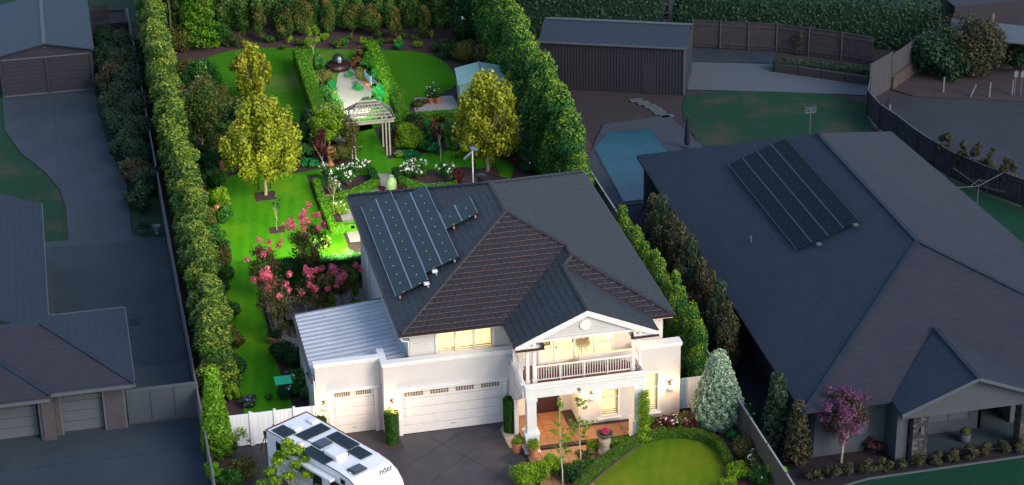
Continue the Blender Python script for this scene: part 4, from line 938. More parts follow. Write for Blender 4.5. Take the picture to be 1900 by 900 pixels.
for (y0, y1, za, zb) in ((-.15, 2.3, zt, rzh), (4.75, 2.3, zt, rzh)):
    m = MB().slab([(-Ls - .1, y0, za), (.1, y0, za), (.1, y1, zb), (-Ls - .1, y1, zb)], .06); m.build('roof', mat('dimmed_shed_roof', C4(0.0208, 0.0304, 0.0416), .55, C4(0.024, 0.0344, 0.0464), 1.5), SH)
MB().beam((-Ls - .1, -.17, zt - .04), (.1, -.17, zt - .04), .1, .1).build('gutter', N_TRIM, SH); MB().beam((-Ls, 2.3, rzh + .02), (.1, 2.3, rzh + .02), .25, .04).build('ridge_cap', N_TRIM, SH)
MB().box(-2.75, -1.9, -.05, -.031, .02, 2.1).build('door', N_SHED, SH)
# back fences and retaining
bf = [P(1284, 88), P(1440, 96), P(1560, 112), P(1618, 122)]
paling_fence('long brown paling fence behind the right neighbour gravel strip', [(p.x, p.y) for p in bf], 2.0, N_FENCE, 2.3)
c1 = [P(1612, 190), P(1608, 215), P(1630, 240), P(1662, 262), P(1700, 292), P(1760, 330), P(1830, 360), P(1900, 385), P(2000, 420)]
paling_fence('curved dark paling fence between the right neighbour lawn and the asphalt yard', [(p.x, p.y) for p in c1], 1.7, mat('dimmed_black_paling', C4(0.0176, 0.0176, 0.0256), .9, C4(0.032, 0.0288, 0.0352), 3), 2.0, pw=.14, capm=N_TRIM)
c2 = [P(1612, 190), P(1653, 166)]
paling_fence('short pale paling fence rising from the corner of the curved fence', [(p.x, p.y) for p in c2], 2.6, mat('dimmed_pale_paling', C4(0.044, 0.0416, 0.0496), .9, C4(0.056, 0.052, 0.06), 3), 2.0)
c3 = [P(1653, 166), P(1712, 124)]
paling_fence('pale paling fence standing on the sandstone retaining wall', [(p.x, p.y) for p in c3], 1.5, MATS['dimmed_pale_paling'], 2.0, z0=.9)
a = P(1653, 166); b = P(1712, 124); m = MB(); d = (b - a); 
RWt = thing('retaining_wall', 'dim ochre stone retaining wall under the pale fence', 'wall', a)
for k in range(5): MB().beam(d * (k / 5) + Vector((0, 0, .45)), d * ((k + .97) / 5) + Vector((0, 0, .45)), .3, .9).build('block', mat('dimmed_ochre_stone', C4(0.06, 0.0448, 0.036), .9, C4(0.044, 0.036, 0.0336), 3), RWt)
a = P(1438, 133); b = P(1612, 158); d = b - a; RS = thing('sleeper_wall', 'dim retaining wall of long sleepers below the dark low hedge', 'wall', a)
for k in range(4): MB().beam(d * (k / 4) + Vector((0, 0, .3)), d * ((k + .97) / 4) + Vector((0, 0, .3)), .2, .6).build('sleeper', mat('dimmed_sleeper', C4(0.04, 0.036, 0.0368), .9, C4(0.0288, 0.0272, 0.0304), 4), RS)
# asphalt yard and dirt bank
ya = [P(1650, 182), P(1700, 178), P(1880, 186), P(2100, 190), P(2100, 430), P(1900, 375), P(1760, 318), P(1700, 275), P(1640, 225)]
sheet('asphalt_yard', [(p.x, p.y) for p in ya], .0, mat('dimmed_asphalt', C4(0.0176, 0.0208, 0.0288), .9, C4(0.0272, 0.0304, 0.04), .5, .3, 60))
ba = [P(1653, 166), P(1712, 124), P(1900, 130), P(2100, 140), P(2100, 192), P(1880, 188), P(1700, 180)]
sheet('dirt_bank', [(p.x, p.y) for p in ba], .03, mat('dimmed_red_dirt', C4(0.044, 0.0288, 0.0304), .95, C4(0.0288, 0.024, 0.0288), .8, .6, 20))
for i, (px, py, qx, qy) in enumerate(((1750, 172, 1752, 143), (1799, 180, 1811, 157), (1835, 181, 1838, 153), (1877, 177, 1880, 148), (1652, 206, 1651, 194))):
    q = P(px, py); q2 = PY(qx, qy, q.y)
    o = thing('marker_post', ('leftmost upright white marker post on the dirt bank', 'leaning white marker post on the dirt bank', 'white marker post right of the leaning one', 'rightmost white marker post by the small sign boards', 'small white marker post at the curved fence')[i], 'post', q, group='white marker posts')
    MB().beam((0, 0, -.1), q2 - q, .1, .1).build('post_shaft', mat('dimmed_white', C4(.11, .115, .13), .8), o); MB().box(-.09, .09, -.09, .09, -.05, .03).build('footing', N_TRIM, o)
for i, px in enumerate((1882, 1894)):
    q = P(px, 178); o = thing('notice_board', ('left', 'right')[i] + ' one of two small blank white boards at the far right edge', 'sign', q); z = 1.5
    MB().box(-.14, .14, -.02, .02, z - .2, z + .2).build('board', MATS['dimmed_white'], o); MB().box(-.03, .03, .021, .06, 0, z + .3).build('post', N_TRIM, o)
# corrugated fence and pale roof far right, open carport behind
q = P(1862, 128); ff = thing('metal_fence', 'dim green corrugated fence at the right edge behind the big bush', 'fence', q)
vert_corr(-.5, 6, 0, 0, 1.7, .28).build('fence_sheet', mat('dimmed_green_sheet', C4(0.032, 0.0416, 0.044), .7), ff); MB().box(-.5, 6, -.06, .08, 1.701, 1.76).build('top_rail', N_TRIM, ff)
q = P(1762, 75); wr = thing('outbuilding', 'long outbuilding with plain pale roof behind the big dim bush', 'building', q)
r1, r2, r3, r4 = (P(1764, 34, 3) - q, P(2000, 58, 3) - q, P(2000, 92, 2.6) - q, P(1840, 78, 2.6) - q)
MB().slab([r1, r2, r3, P(1764, 66, 2.6) - q], .08).build('roof', mat('dimmed_pale_roof', C4(0.068, 0.08, 0.096), .6, C4(0.076, 0.088, 0.104), .6), wr)
MB().box(0.3, 9, .2, 2.4, 0, 2.4).build('wall', N_SHED, wr); MB().tube([P(1840, 42, 3.0) - q, P(1842, 26, 3.5) - q], .15, 10).build('chimney', mat('dimmed_terracotta', C4(0.088, 0.06, 0.052), .9), wr)
q = P(1727, 34); cp = thing('carport', 'open fronted dark carport at the top edge with pale beam', 'carport', q)
for x in (0, 3.9, 4.9): MB().box(x - .06, x + .06, -.06, .06, 0, 1.5).build('post', N_TRIM, cp)
MB().box(-.1, 5.0, -.1, .05, 1.5, 1.7).build('beam', N_TRIM, cp); MB().box(-.1, 5.0, .051, 3.5, 1.55, 1.65).build('roof', N_SHED, cp); MB().box(-.1, 5.0, -.15, .2, 0, .12).build('plinth', N_TRIM, cp); MB().box(0, 5.0, 2.5, 2.6, 0, 1.5).build('wall', N_WALLD, cp)
# ---- right house
NR = thing('neighbour_house', 'large dim single storey house at right with solar panels and stone porch piers', 'house')
sR = .40; EL = lambda y: 17.55 + .0175 * y
zl = lambda x, y: 3.0 + sR * (x - 18.0)
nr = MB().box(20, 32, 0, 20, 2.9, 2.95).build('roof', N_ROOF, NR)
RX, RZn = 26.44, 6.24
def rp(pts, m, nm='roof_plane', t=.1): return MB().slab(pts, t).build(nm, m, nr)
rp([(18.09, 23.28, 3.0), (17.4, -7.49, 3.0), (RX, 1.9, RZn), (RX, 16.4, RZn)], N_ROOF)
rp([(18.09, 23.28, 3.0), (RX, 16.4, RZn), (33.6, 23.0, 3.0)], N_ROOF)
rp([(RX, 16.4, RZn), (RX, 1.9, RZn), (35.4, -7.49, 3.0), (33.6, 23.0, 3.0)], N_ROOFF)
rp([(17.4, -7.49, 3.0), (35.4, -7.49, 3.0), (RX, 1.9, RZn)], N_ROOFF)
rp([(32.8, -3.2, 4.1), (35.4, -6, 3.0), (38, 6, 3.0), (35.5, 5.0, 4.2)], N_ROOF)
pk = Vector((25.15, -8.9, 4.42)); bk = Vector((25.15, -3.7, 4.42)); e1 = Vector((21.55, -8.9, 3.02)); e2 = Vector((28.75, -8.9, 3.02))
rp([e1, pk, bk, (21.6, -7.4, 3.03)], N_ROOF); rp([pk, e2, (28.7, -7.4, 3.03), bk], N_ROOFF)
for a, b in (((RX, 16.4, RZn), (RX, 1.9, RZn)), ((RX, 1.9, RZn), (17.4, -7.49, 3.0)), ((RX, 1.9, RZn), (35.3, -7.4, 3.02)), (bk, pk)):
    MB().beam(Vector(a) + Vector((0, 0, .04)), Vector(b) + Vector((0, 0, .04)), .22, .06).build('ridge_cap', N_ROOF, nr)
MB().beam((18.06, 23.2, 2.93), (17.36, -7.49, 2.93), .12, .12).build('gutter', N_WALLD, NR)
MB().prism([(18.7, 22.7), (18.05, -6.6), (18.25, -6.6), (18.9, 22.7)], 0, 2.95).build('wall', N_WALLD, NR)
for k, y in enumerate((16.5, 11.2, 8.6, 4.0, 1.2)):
    x = 18.05 + (y + 6.6) * .65 / 29.3; MB().box(x - .03, x + .02, y, y + 1.5, 1.6, 2.5).build('window', mat('dimmed_dark_glass', C4(0.0048, 0.0064, 0.0112), .25, spec=.5), NR)
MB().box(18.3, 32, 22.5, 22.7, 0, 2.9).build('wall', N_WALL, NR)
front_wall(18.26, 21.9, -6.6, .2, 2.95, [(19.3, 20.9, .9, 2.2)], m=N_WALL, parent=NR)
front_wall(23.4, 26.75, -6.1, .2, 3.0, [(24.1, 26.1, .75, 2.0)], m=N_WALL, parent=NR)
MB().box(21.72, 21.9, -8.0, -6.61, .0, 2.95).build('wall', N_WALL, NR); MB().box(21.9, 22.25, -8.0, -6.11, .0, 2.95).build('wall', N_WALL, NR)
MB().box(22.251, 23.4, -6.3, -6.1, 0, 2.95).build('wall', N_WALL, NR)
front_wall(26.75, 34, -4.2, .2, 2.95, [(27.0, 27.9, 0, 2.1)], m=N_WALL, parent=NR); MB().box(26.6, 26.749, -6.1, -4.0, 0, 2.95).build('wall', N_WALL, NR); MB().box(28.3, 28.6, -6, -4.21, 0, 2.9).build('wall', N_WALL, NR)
MB().frontal([(21.95, 3.03), (28.35, 3.03), (pk.x, pk.z - .1)], -8.5, -8.3).build('gable_wall', N_WALL, NR)
MB().frontal([(21.75, 2.55), (28.6, 2.55), (28.6, 3.03), (21.75, 3.03)], -8.45, -8.25).build('porch_beam', N_WALL, NR)
for sx in (-1, 1): MB().beam((pk.x + sx * 3.6, -8.88, 2.98), (pk.x, -8.88, pk.z - .02), .05, .14).build('barge_board', N_TRIM, NR)
def nwin(x0, x1, y, z0, z1):
    f = MB(); f.box(x0 - .06, x1 + .06, y - .03, y + .06, z1, z1 + .06); f.box(x0 - .06, x1 + .06, y - .03, y + .06, z0 - .06, z0); f.box(x0 - .06, x0, y - .03, y + .06, z0, z1); f.box(x1, x1 + .06, y - .03, y + .06, z0, z1)
    xm = (x0 + x1) / 2; zm = (z0 + z1) / 2; f.box(xm - .03, xm + .03, y - .02, y + .05, z0, z1); f.box(x0, xm - .03, y - .02, y + .05, zm - .03, zm + .03); f.box(xm + .03, x1, y - .02, y + .05, zm - .03, zm + .03)
    fo = f.build('window_frame', N_WALL, NR)
    for a, b in ((x0, xm - .03), (xm + .03, x1)):
        for c, d in ((z0, zm - .03), (zm + .03, z1)): MB().box(a, b, y + .0, y + .01, c, d).build('pane', mat('dimmed_pale_blind', C4(0.08, 0.096, 0.112), .3, C4(0.096, 0.108, 0.128), 1, spec=.5), fo)
nwin(24.1, 26.1, -6.1, .75, 2.0); nwin(19.3, 20.9, -6.6, .9, 2.2)
MB().prism([(22.0, -8.0), (34, -8.0), (34, -4.2), (26.75, -4.2), (26.75, -6.1), (22.0, -6.1)], 0, .1).build('porch_slab', N_CONC, NR)
NSTONE = [mat('dimmed_stone_%s' % n, c, .9, c2, 4, .5, 30) for n, c, c2 in (('buff', C4(0.064, 0.056, 0.0576), C4(0.048, 0.044, 0.048)), ('plum', C4(0.044, 0.036, 0.044), C4(0.032, 0.0288, 0.036)), ('pale', C4(0.084, 0.0784, 0.084), C4(0.064, 0.0608, 0.068)), ('dark', C4(0.024, 0.0224, 0.0288), C4(0.032, 0.0304, 0.036)))]
def stonepier(x, y, w_, d_, h):
    core = MB().box(x - w_ / 2 + .04, x + w_ / 2 - .04, y - d_ / 2 + .04, y + d_ / 2 - .04, 0, h).build('stone_pier', NSTONE[3], NR)
    z = .0; rr = random.Random(int(x * 10))
    while z < h - .08:
        hh = min(rr.uniform(.12, .26), h - z); xx = x - w_ / 2
        while xx < x + w_ / 2 - .05:
            ww = min(rr.uniform(.14, .32), x + w_ / 2 - xx); MB().box(xx + .01, xx + ww - .01, y - d_ / 2 - rr.uniform(0, .03), y - d_ / 2 + .05, z + .008, z + hh - .008).build('stone', NSTONE[rr.randrange(4)], core); xx += ww
        yy = y - d_ / 2 + .06
        while yy < y + d_ / 2 - .05:
            ww = min(rr.uniform(.14, .3), y + d_ / 2 - yy); MB().box(x - w_ / 2 - rr.uniform(0, .03), x - w_ / 2 + .05, yy, yy + ww - .01, z + .008, z + hh - .008).build('stone', NSTONE[rr.randrange(4)], core); yy += ww
        z += hh
stonepier(22.75, -8.0, .75, .6, 2.5); stonepier(28.05, -8.0, .75, .6, 2.5)
for x in (22.78, 28.1): MB().box(x - .07, x + .07, -8.45, -8.33, 1.75, 1.98).build('lantern', N_TRIM, NR)
N_PV = mat('dimmed_solar_cell', C4(0.003, 0.009, 0.015), .6, C4(0.004, 0.011, 0.017), 2, spec=.08); NBACK = mat('dimmed_panel_sheet', C4(.010, .018, .026), .6, spec=.08); NALU = mat('dimmed_frame', C4(0.04, 0.0496, 0.0624), .5)
bk2, cl2 = cellmesh(N_PV, NBACK); fr2 = fr_me.copy(); fr2.materials[0] = NALU; cp2 = clip_me.copy(); cp2.materials[0] = N_TRIM
for c in range(4):
    for r in range(12):
        x = 21.6 + c * .893 * math.cos(math.atan(.4)); y = 5.8 + r * .977 * .97
        t = thing('solar_panel', 'dim panel on the right roof, %s column, %s' % (('leftmost', 'second', 'third', 'rightmost')[c], ORD(r, 12)), 'solar panel', group='solar panels on the right neighbour roof')
        t.matrix_world = slope_mat(x, y, 3.0 + (RZn - 3.0) / (RX - 17.85) * (x - 17.85) + .12, (RZn - 3.0) / (RX - 17.85)) @ Matrix.Scale(.965, 4, (0, 1, 0))
        link('side_rail', fr2, t, (PW - .028, 0, 0))
        for nm, me in (('side_rail', fr2), ('panel_backing', bk2), ('cells', cl2), ('clip', cp2)): link(nm, me, t)
for i, (x, y) in enumerate(((22.6, 5.3), (24.6, 5.5))): tag(MB().box(-.12, .12, -.09, .09, 0, .1).build('isolator_box', N_TRIM, None, (x, y, 3.15 + .377 * (x - 17.85))), ('left', 'right')[i] + ' isolator box below the dim solar array on the right roof', 'junction box')
tag(MB().lathe([(.06, 0), (.06, .3), (.09, .31), (.02, .38)], 12).build('flue', N_TRIM, None, (20.1, 8.6, 3.85)), 'small flue standing on the left slope of the right neighbour roof', 'flue')
q = Vector((26.3, 17.2, 5.9)); t = thing('aerial', 'small tv aerial behind the ridge of the dim right roof', 'antenna', q)
MB().tube([(0, 0, 0), (0, 0, 1.5)], .03, 6).build('mast', N_TRIM, t); m = MB(); [m.beam((-.35, 0, 1.3 + k * .1), (.35, 0, 1.3 + k * .1), .03) for k in range(4)]; m.box(-.3, .3, -.02, .02, 1.25, 1.28); m.build('antenna_elements', N_TRIM, t)
tag(MB().lathe([(.12, 0), (.12, .25), (.16, .27), (.02, .33)], 12).build('flue', N_ROOF, None, (26.4, 16.0, 6.2)), 'dark flue at the rear end of the right roof ridge', 'flue')
# rotary clothes line
q = P(1812, 385); t = thing('clothes_line', 'pale rotary clothes line over the grass beside the curved fence', 'clothes line', q)
MB().tube([(0, 0, 0), (0, 0, 1.5)], .04, 8).build('pole', N_TRIM, t)
for k in range(4):
    a = .35 + k * 1.5708; MB().tube([(0, 0, 1.35), (2.1 * math.cos(a), 2.1 * math.sin(a), 1.75)], .022, 6).build('arm', N_TRIM, t); MB().tube([(0, 0, 1.75), (.7 * math.cos(a), .7 * math.sin(a), 1.48)], .015, 5).build('stay', N_TRIM, t)
sheet('side_grass', [P(1770, 345), P(1905, 395), (42, 10), (36.6, 3), (35, 22)], -.03, N_LAWNF)
sheet('neighbour_front_bed', [(16.2, -5.9), (22, -6.5), (22, -7.9), (34, -8.0), (34, -8.75), (28, -8.85), (20, -9.0), (15.9, -10)], -.012, mat('dimmed_mulch', C4(0.0128, 0.0096, 0.016), .95, C4(0.0192, 0.0144, 0.0208), 3, .6, 50))
sheet('front_verge', [(15.9, -10.1), (20, -9.1), (28, -8.95), (34, -8.85), (60, -8.6), (60, -30), (15.9, -30)], .0, N_LAWNF)
ke = MB(); kp = [(15.9, -10.05), (20, -9.05), (28, -8.9), (34, -8.8)]
for a, b in zip(kp[:-1], kp[1:]): ke.beam((a[0], a[1], .02), (b[0], b[1], .02), .1, .08)
ke.build('garden_edging', N_TRIM)['kind'] = 'structure'
t = thing('planter_pot', 'white round pot with a clipped green ball on the right porch', 'plant pot', P(1790, 818, .1)); MB().lathe([(.22, 0), (.26, .1), (.26, .38), (.23, .4), (.22, .34)], 20).build('pot', N_TRIM, t)
link('plant', crown('pb', [(0, 0, .52, .24, .24, .17)], 900, .05, leaf('dimmed_lime_leaves', C4(.03, .055, .02), C4(.05, .08, .025), C4(.08, .11, .04)), 5), t)
# ================================================================== CARAVAN
cdir = Vector((.512, -.859, 0)); a0 = (Vector((-6.54, -2.83, 0)) + Vector((-4.44, -1.84, 0))) / 2 + Vector((-.10, -.02, 0))
CV = thing('caravan', 'white caravan with solar panels and vents on its roof parked on the driveway', 'caravan', a0, math.atan2(cdir.y, cdir.x))
CWH = mat('white_caravan_panel', C4(.72, .71, .71), .3, C4(.67, .67, .68), 1.2, spec=.5); CRED = mat('maroon_trim', C4(.10, .02, .025), .35); CBLK = mat('dark_caravan_glass', C4(.010, .010, .014), .1, spec=.7)
hw = 1.17
prof = [(0, .75), (0, 2.9), (5.2, 2.9), (5.9, 2.83), (6.4, 2.62), (6.75, 2.25), (6.95, 1.7), (7.0, 1.1), (6.9, .75)]
def sidebody(prof, y0, y1):
    n = len(prof); vs = [(x, y0, z) for x, z in prof] + [(x, y1, z) for x, z in prof]
    return MB().add(vs, [tuple(range(n)), tuple(range(2 * n - 1, n - 1, -1))] + [(i, n + i, n + (i + 1) % n, (i + 1) % n) for i in range(n)])
body = sidebody(prof, -hw, hw).build('body', CWH, CV, bevel=.05, smooth=False)
for s in (-1, 1):
    m = MB(); pts = [(x, s * (hw - .01), z + .012) for x, z in prof[1:8]]; m.tube(pts, .022, 6); m.build('edge_trim', CRED, CV)
    MB().box(.05, 6.6, s * hw - .004 if s > 0 else -hw - .012, hw + .012 if s > 0 else -hw + .004, 1.35, 1.62).build('side_stripe', mat('grey_decal', C4(.48, .48, .50), .4), CV)
MB().box(-.02, .03, -hw, hw, 2.88, 2.93).build('edge_trim', CRED, CV)
for x0, x1, z0, z1 in ((.75, 1.15, 2.2, 2.6), (2.1, 3.2, 1.75, 2.25), (3.35, 3.95, .85, 2.3), (4.6, 5.3, 1.8, 2.3), (5.35, 5.6, 2.45, 2.65)):
    w1 = MB().box(x0, x1, -hw - .03, -hw - .013, z0, z1).build('window' if x0 != 3.35 else 'door', CBLK, CV, bevel=.01)
    MB().box(x0 - .03, x1 + .03, -hw - .0225, -hw - .0135, z0 - .03, z1 + .03).build('window_frame', ALUD, CV)
MB().box(1.6, 5.0, -hw - .34, -hw - .03, 2.42, 2.56).build('awning_case', CWH, CV, bevel=.03)
MB().box(.4, 6.2, -.9, .9, .5, .749).build('chassis', BLACK, CV)
for x in (3.0, 3.95):
    for s in (-1, 1):
        wl = MB().tube([(x, s * (hw - .02), .36), (x, s * (hw - .26), .36)], .36, 22).build('wheel', BLACK, CV); MB().tube([(x, s * (hw + .005), .36), (x, s * (hw - .019), .36)], .2, 16).build('rim', ALU, wl)
for s in (-1, 1): MB().box(2.5, 4.45, s * hw - .02 if s > 0 else -hw - .05, hw + .05 if s > 0 else -hw + .02, .7, .85).build('wheel_arch', CWH, CV)
MB().beam((6.9, 0, .62), (8.2, 0, .6), .1, .1).build('drawbar', BLACK, CV); MB().beam((6.85, .55, .62), (8.0, .03, .6), .08).build('drawbar', BLACK, CV); MB().beam((6.85, -.55, .62), (8.0, -.03, .6), .08).build('drawbar', BLACK, CV)
ZR = 2.905
def cpan(px1, py1, px2, py2, px3, py3, px4, py4, label):
    """roof panel from its four corners on the roof"""
    inv = (Matrix.Translation(a0) @ Matrix.Rotation(math.atan2(cdir.y, cdir.x), 4, 'Z')).inverted()
    q = [inv @ P(x, y, ZR + .06) for x, y in ((px1, py1), (px2, py2), (px3, py3), (px4, py4))]
    xs = sorted(v.x for v in q); ys = sorted(v.y for v in q); x0, x1 = (xs[0] + xs[1]) / 2, (xs[2] + xs[3]) / 2; y0, y1 = (ys[0] + ys[1]) / 2, (ys[2] + ys[3]) / 2
    pn = MB().box(x0, x1, y0, y1, ZR + .02, ZR + .06).build('solar_panel', ALUD, CV, label=label); m = MB()
    nx = max(1, int((x1 - x0) / .17)); ny = max(1, int((y1 - y0) / .17))
    for i in range(nx):
        for j in range(ny): m.box(x0 + .02 + (x1 - x0 - .04) * i / nx + .004, x0 + .02 + (x1 - x0 - .04) * (i + 1) / nx - .004, y0 + .02 + (y1 - y0 - .04) * j / ny + .004, y0 + .02 + (y1 - y0 - .04) * (j + 1) / ny - .004, ZR + .0605, ZR + .064)
    m.build('cells', PVDARK, pn)
def z5(x, y): return (460 + x * .17773, 740 + y * .17773)
def cp4(*xy): return [c for i in range(0, 8, 2) for c in z5(xy[i], xy[i + 1])]
cpan(*cp4(255, 320, 385, 262, 495, 355, 370, 405), 'small dark roof panel at the rear corner')
cpan(*cp4(490, 370, 775, 250, 865, 315, 600, 425), 'long roof panel lying across the rear')
cpan(*cp4(820, 390, 940, 335, 1160, 470, 1050, 530), 'long roof panel along the right roof edge')
cpan(*cp4(1060, 540, 1165, 480, 1290, 580, 1160, 635), 'square dark roof panel nearer the nose')
cpan(*cp4(560, 530, 690, 475, 885, 640, 770, 690), 'long roof panel along the left roof edge')
inv = (Matrix.Translation(a0) @ Matrix.Rotation(math.atan2(cdir.y, cdir.x), 4, 'Z')).inverted()
def onroof(x, y, h=0): p = inv @ P(*z5(x, y), ZR + h); return p.x, p.y
def rbox(name, x, y, lx, ly, h, m, bev=.03, z=ZR, label=None): cx, cy = onroof(x, y, h); return MB().box(cx - lx / 2, cx + lx / 2, cy - ly / 2, cy + ly / 2, z, z + h).build(name, m, CV, bevel=bev, label=label)
rbox('roof_vent', 680, 215, .42, .42, .14, CWH, .05); rbox('roof_vent', 500, 290, .42, .42, .14, CWH, .05)
hb = rbox('roof_hatch', 775, 455, .62, .75, .08, ALUD, .03); cx, cy = onroof(775, 455, .08); MB().box(cx - .25, cx + .25, cy - .31, cy + .31, ZR + .081, ZR + .1).build('hatch_glass', mat('smoked_acrylic', C4(.05, .065, .075), .15, spec=.7), hb, bevel=.01)
hb = rbox('roof_hatch', 1140, 725, .58, .72, .08, ALUD, .03, label='roof hatch nearest the nose'); cx, cy = onroof(1140, 725, .08); MB().box(cx - .23, cx + .23, cy - .3, cy + .3, ZR + .081, ZR + .1).build('hatch_glass', MATS['smoked_acrylic'], hb, bevel=.01)
ac = rbox('air_conditioner', 915, 545, .98, .66, .26, CWH, .09); cx, cy = onroof(915, 545, .15); MB().box(cx - .52, cx + .52, cy - .35, cy + .35, ZR + .001, ZR + .06).build('air_conditioner_base', CRED, ac, bevel=.02)
cx, cy = onroof(545, 500, .1); MB().lathe([(.2, 0), (.2, .2), (.18, .27), (.08, .32), (.01, .33)], 20, (cx, cy, ZR)).build('satellite_dome', mat('cream_plastic', C4(.62, .52, .38), .5), CV, smooth=True)
MB().lathe([(.09, 0), (.09, .05), (.02, .07)], 14, (5.55, -.75, ZR - .03)).build('filler_cap', CWH, CV)
pts = [(1.3, -.55, ZR + .05), (2.2, -.45, ZR + .02), (2.8, -.4, ZR + .03)]; MB().tube(pts, .015, 6).build('cable', BLACK, CV)
fc = D.curves.new('lettering', 'FONT'); fc.body = 'nder'; fc.size = .40; fc.extrude = .002; fc.shear = .3; fc.align_x = 'CENTER'; fo = D.objects.new('tmp', fc); COL.objects.link(fo)
dg = bpy.context.evaluated_depsgraph_get(); tme = D.meshes.new_from_object(fo.evaluated_get(dg)); D.objects.remove(fo); tme.materials.clear(); tme.materials.append(mat('lettering_maroon', C4(.10, .02, .04), .5))
to = link('lettering', tme, CV); n1 = Vector((6.4 - 5.9, 0, 2.62 - 2.83)).normalized()
# lies on the sloping nose facet, reading left to right when seen from the front
ex = Vector((0, 1, 0)); ey = -n1; ez = ex.cross(ey); cxp = Vector((6.32, .62, 2.655)) + ez * .012
to.matrix_local = Matrix(((ex.x, ey.x, ez.x, cxp.x), (ex.y, ey.y, ez.y, cxp.y), (ex.z, ey.z, ez.z, cxp.z), (0, 0, 0, 1)))
# tripod with camera by the fence
q = P(494, 836); t = thing('tripod', 'black camera tripod standing between the caravan and the white fence', 'tripod', q)
for k in range(3): a = k * 2.094 + .4; MB().tube([(.3 * math.cos(a), .3 * math.sin(a), 0), (0, 0, .85)], .025, 6).build('leg', BLACK, t)
MB().box(-.08, .08, -.07, .07, .86, 1.05).build('camera_body', BLACK, t, bevel=.02); MB().tube([(0, -.07, .95), (.02, -.2, .95)], .045, 10).build('lens', BLACK, t)
# ================================================================== PLANTING
SEED = [100]
def nxt(): SEED[0] += 1; return SEED[0]
def hash2(*a): return sum(int(abs(x) * 131) for x in a) % 9973
def shrub(base, r, h, m, label, cat='shrub', n=None, size=.075, k=None, flowers=None, nf=40, fs=.07, name='shrub', stems=True, z0=0.0, up=.35, shell=.35, group=None, cr=.42, tip=.25, taper=0.0, ftop=True):
    s = nxt(); base = Vector(base)
    t = thing(name, label, cat, (base.x, base.y, base.z), group=group)
    k = k or max(7, int(14 * r / .6)); cl = ball_clumps(r, h, z0, k, s, cr=cr, squash=max(.6, min(1.4, h / (2 * r))), taper=taper)
    n = n or int(1500 * (r * r * 1.2 + r * h * 1.6) + 350)
    link('foliage', crown('foliage', cl, n, size, m, s, shell=shell, up=up, tip=tip), t)
    if stems:
        m2 = MB(); rr = random.Random(s)
        for q in range(5):
            c = rr.choice(cl); m2.tube([(c[0] * .1, c[1] * .1, -.03), (c[0] * .5, c[1] * .5, z0 + (c[2] - z0) * .5), (c[0] * .9, c[1] * .9, c[2])], [.03 * r + .01, .015, .006], 5)
        link('stems', m2.mesh('stems', BARKD), t)
    if flowers:
        rg = np.random.default_rng(s + 5); cl2 = [c for c in cl]; c, nn, tt = clump_pts(cl2, nf * 4, rg, .05, .6)
        if ftop: keep = np.argsort(-(c[:, 2] + rg.normal(size=len(c)) * h * .25))[:nf]
        else: keep = np.arange(nf)
        # each bloom = small cluster of petals
        C = np.repeat(c[keep], 5, 0) + rg.normal(size=(nf * 5, 3)) * fs * .4; N = np.repeat(nn[keep], 5, 0) + .6 * rg.normal(size=(nf * 5, 3)); N /= np.linalg.norm(N, axis=1, keepdims=True)
        fo = link('blossom', leafmesh('blossom', C, N, fs, rg.random(nf * 5), flowers, rg, 1.2), t); fo['kind'] = 'stuff'
    return t
def tree(base, h, r, th, m, label, cat='tree', n=6000, size=.11, tr=.09, bark=BARK, k=26, seed=None, name='tree', clz=None, taper=.1, limbs=5, cr=.36, tip=.3, group=None, shell=.35, squash=1.0, up=.1):
    s = seed or nxt(); base = Vector(base); t = thing(name, label, cat, base, group=group); t.rotation_euler.z = RND.uniform(0, 6)
    cl = clz or ball_clumps(r, h - th * .8, th * .8, k, s, cr=cr, taper=taper, squash=squash)
    link('crown', crown('crown', cl, n, size, m, s, shell=shell, up=up, tip=tip), t)
    link('trunk', trunk_mb(th, tr, limbs, s, r * .8, h * .85).mesh('trunk', bark), t); return t
# ---- tall clipped-column hedge along the left boundary (4 crown shapes reused)
vars_ = []
for v in range(5):
    cl = column_clumps(1.0, 4.2, .1, 26, 40 + v, cr=.50, taper=.22, zs=1.15)
    vars_.append(crown('crown', cl, 15000, .085, L_HEDGE, 60 + v, shell=.45, up=.5, tip=.75))
tk = trunk_mb(2.6, .06, 4, 3, .4, 3.6).mesh('trunk', BARKD)
y = 1.9; i = 0
while y < 60:
    sc = RND.uniform(.98, 1.26); zsc = RND.uniform(.92, 1.14) * (1.0 if y < 35 else 1.08)
    x = -7.95 + RND.uniform(-.12, .12) + (y - 2) * .004
    if not (y < 5.0):
        plantthing('hedge_tree', 'yellow tipped columnar tree in the tall hedge row along the left boundary', 'tree', (x, y, 0), vars_[i % 5], tk, RND.uniform(0, 6.28), (sc, sc, zsc), 'tall hedge trees along the left boundary')
    y += RND.uniform(1.25, 1.6); i += 1
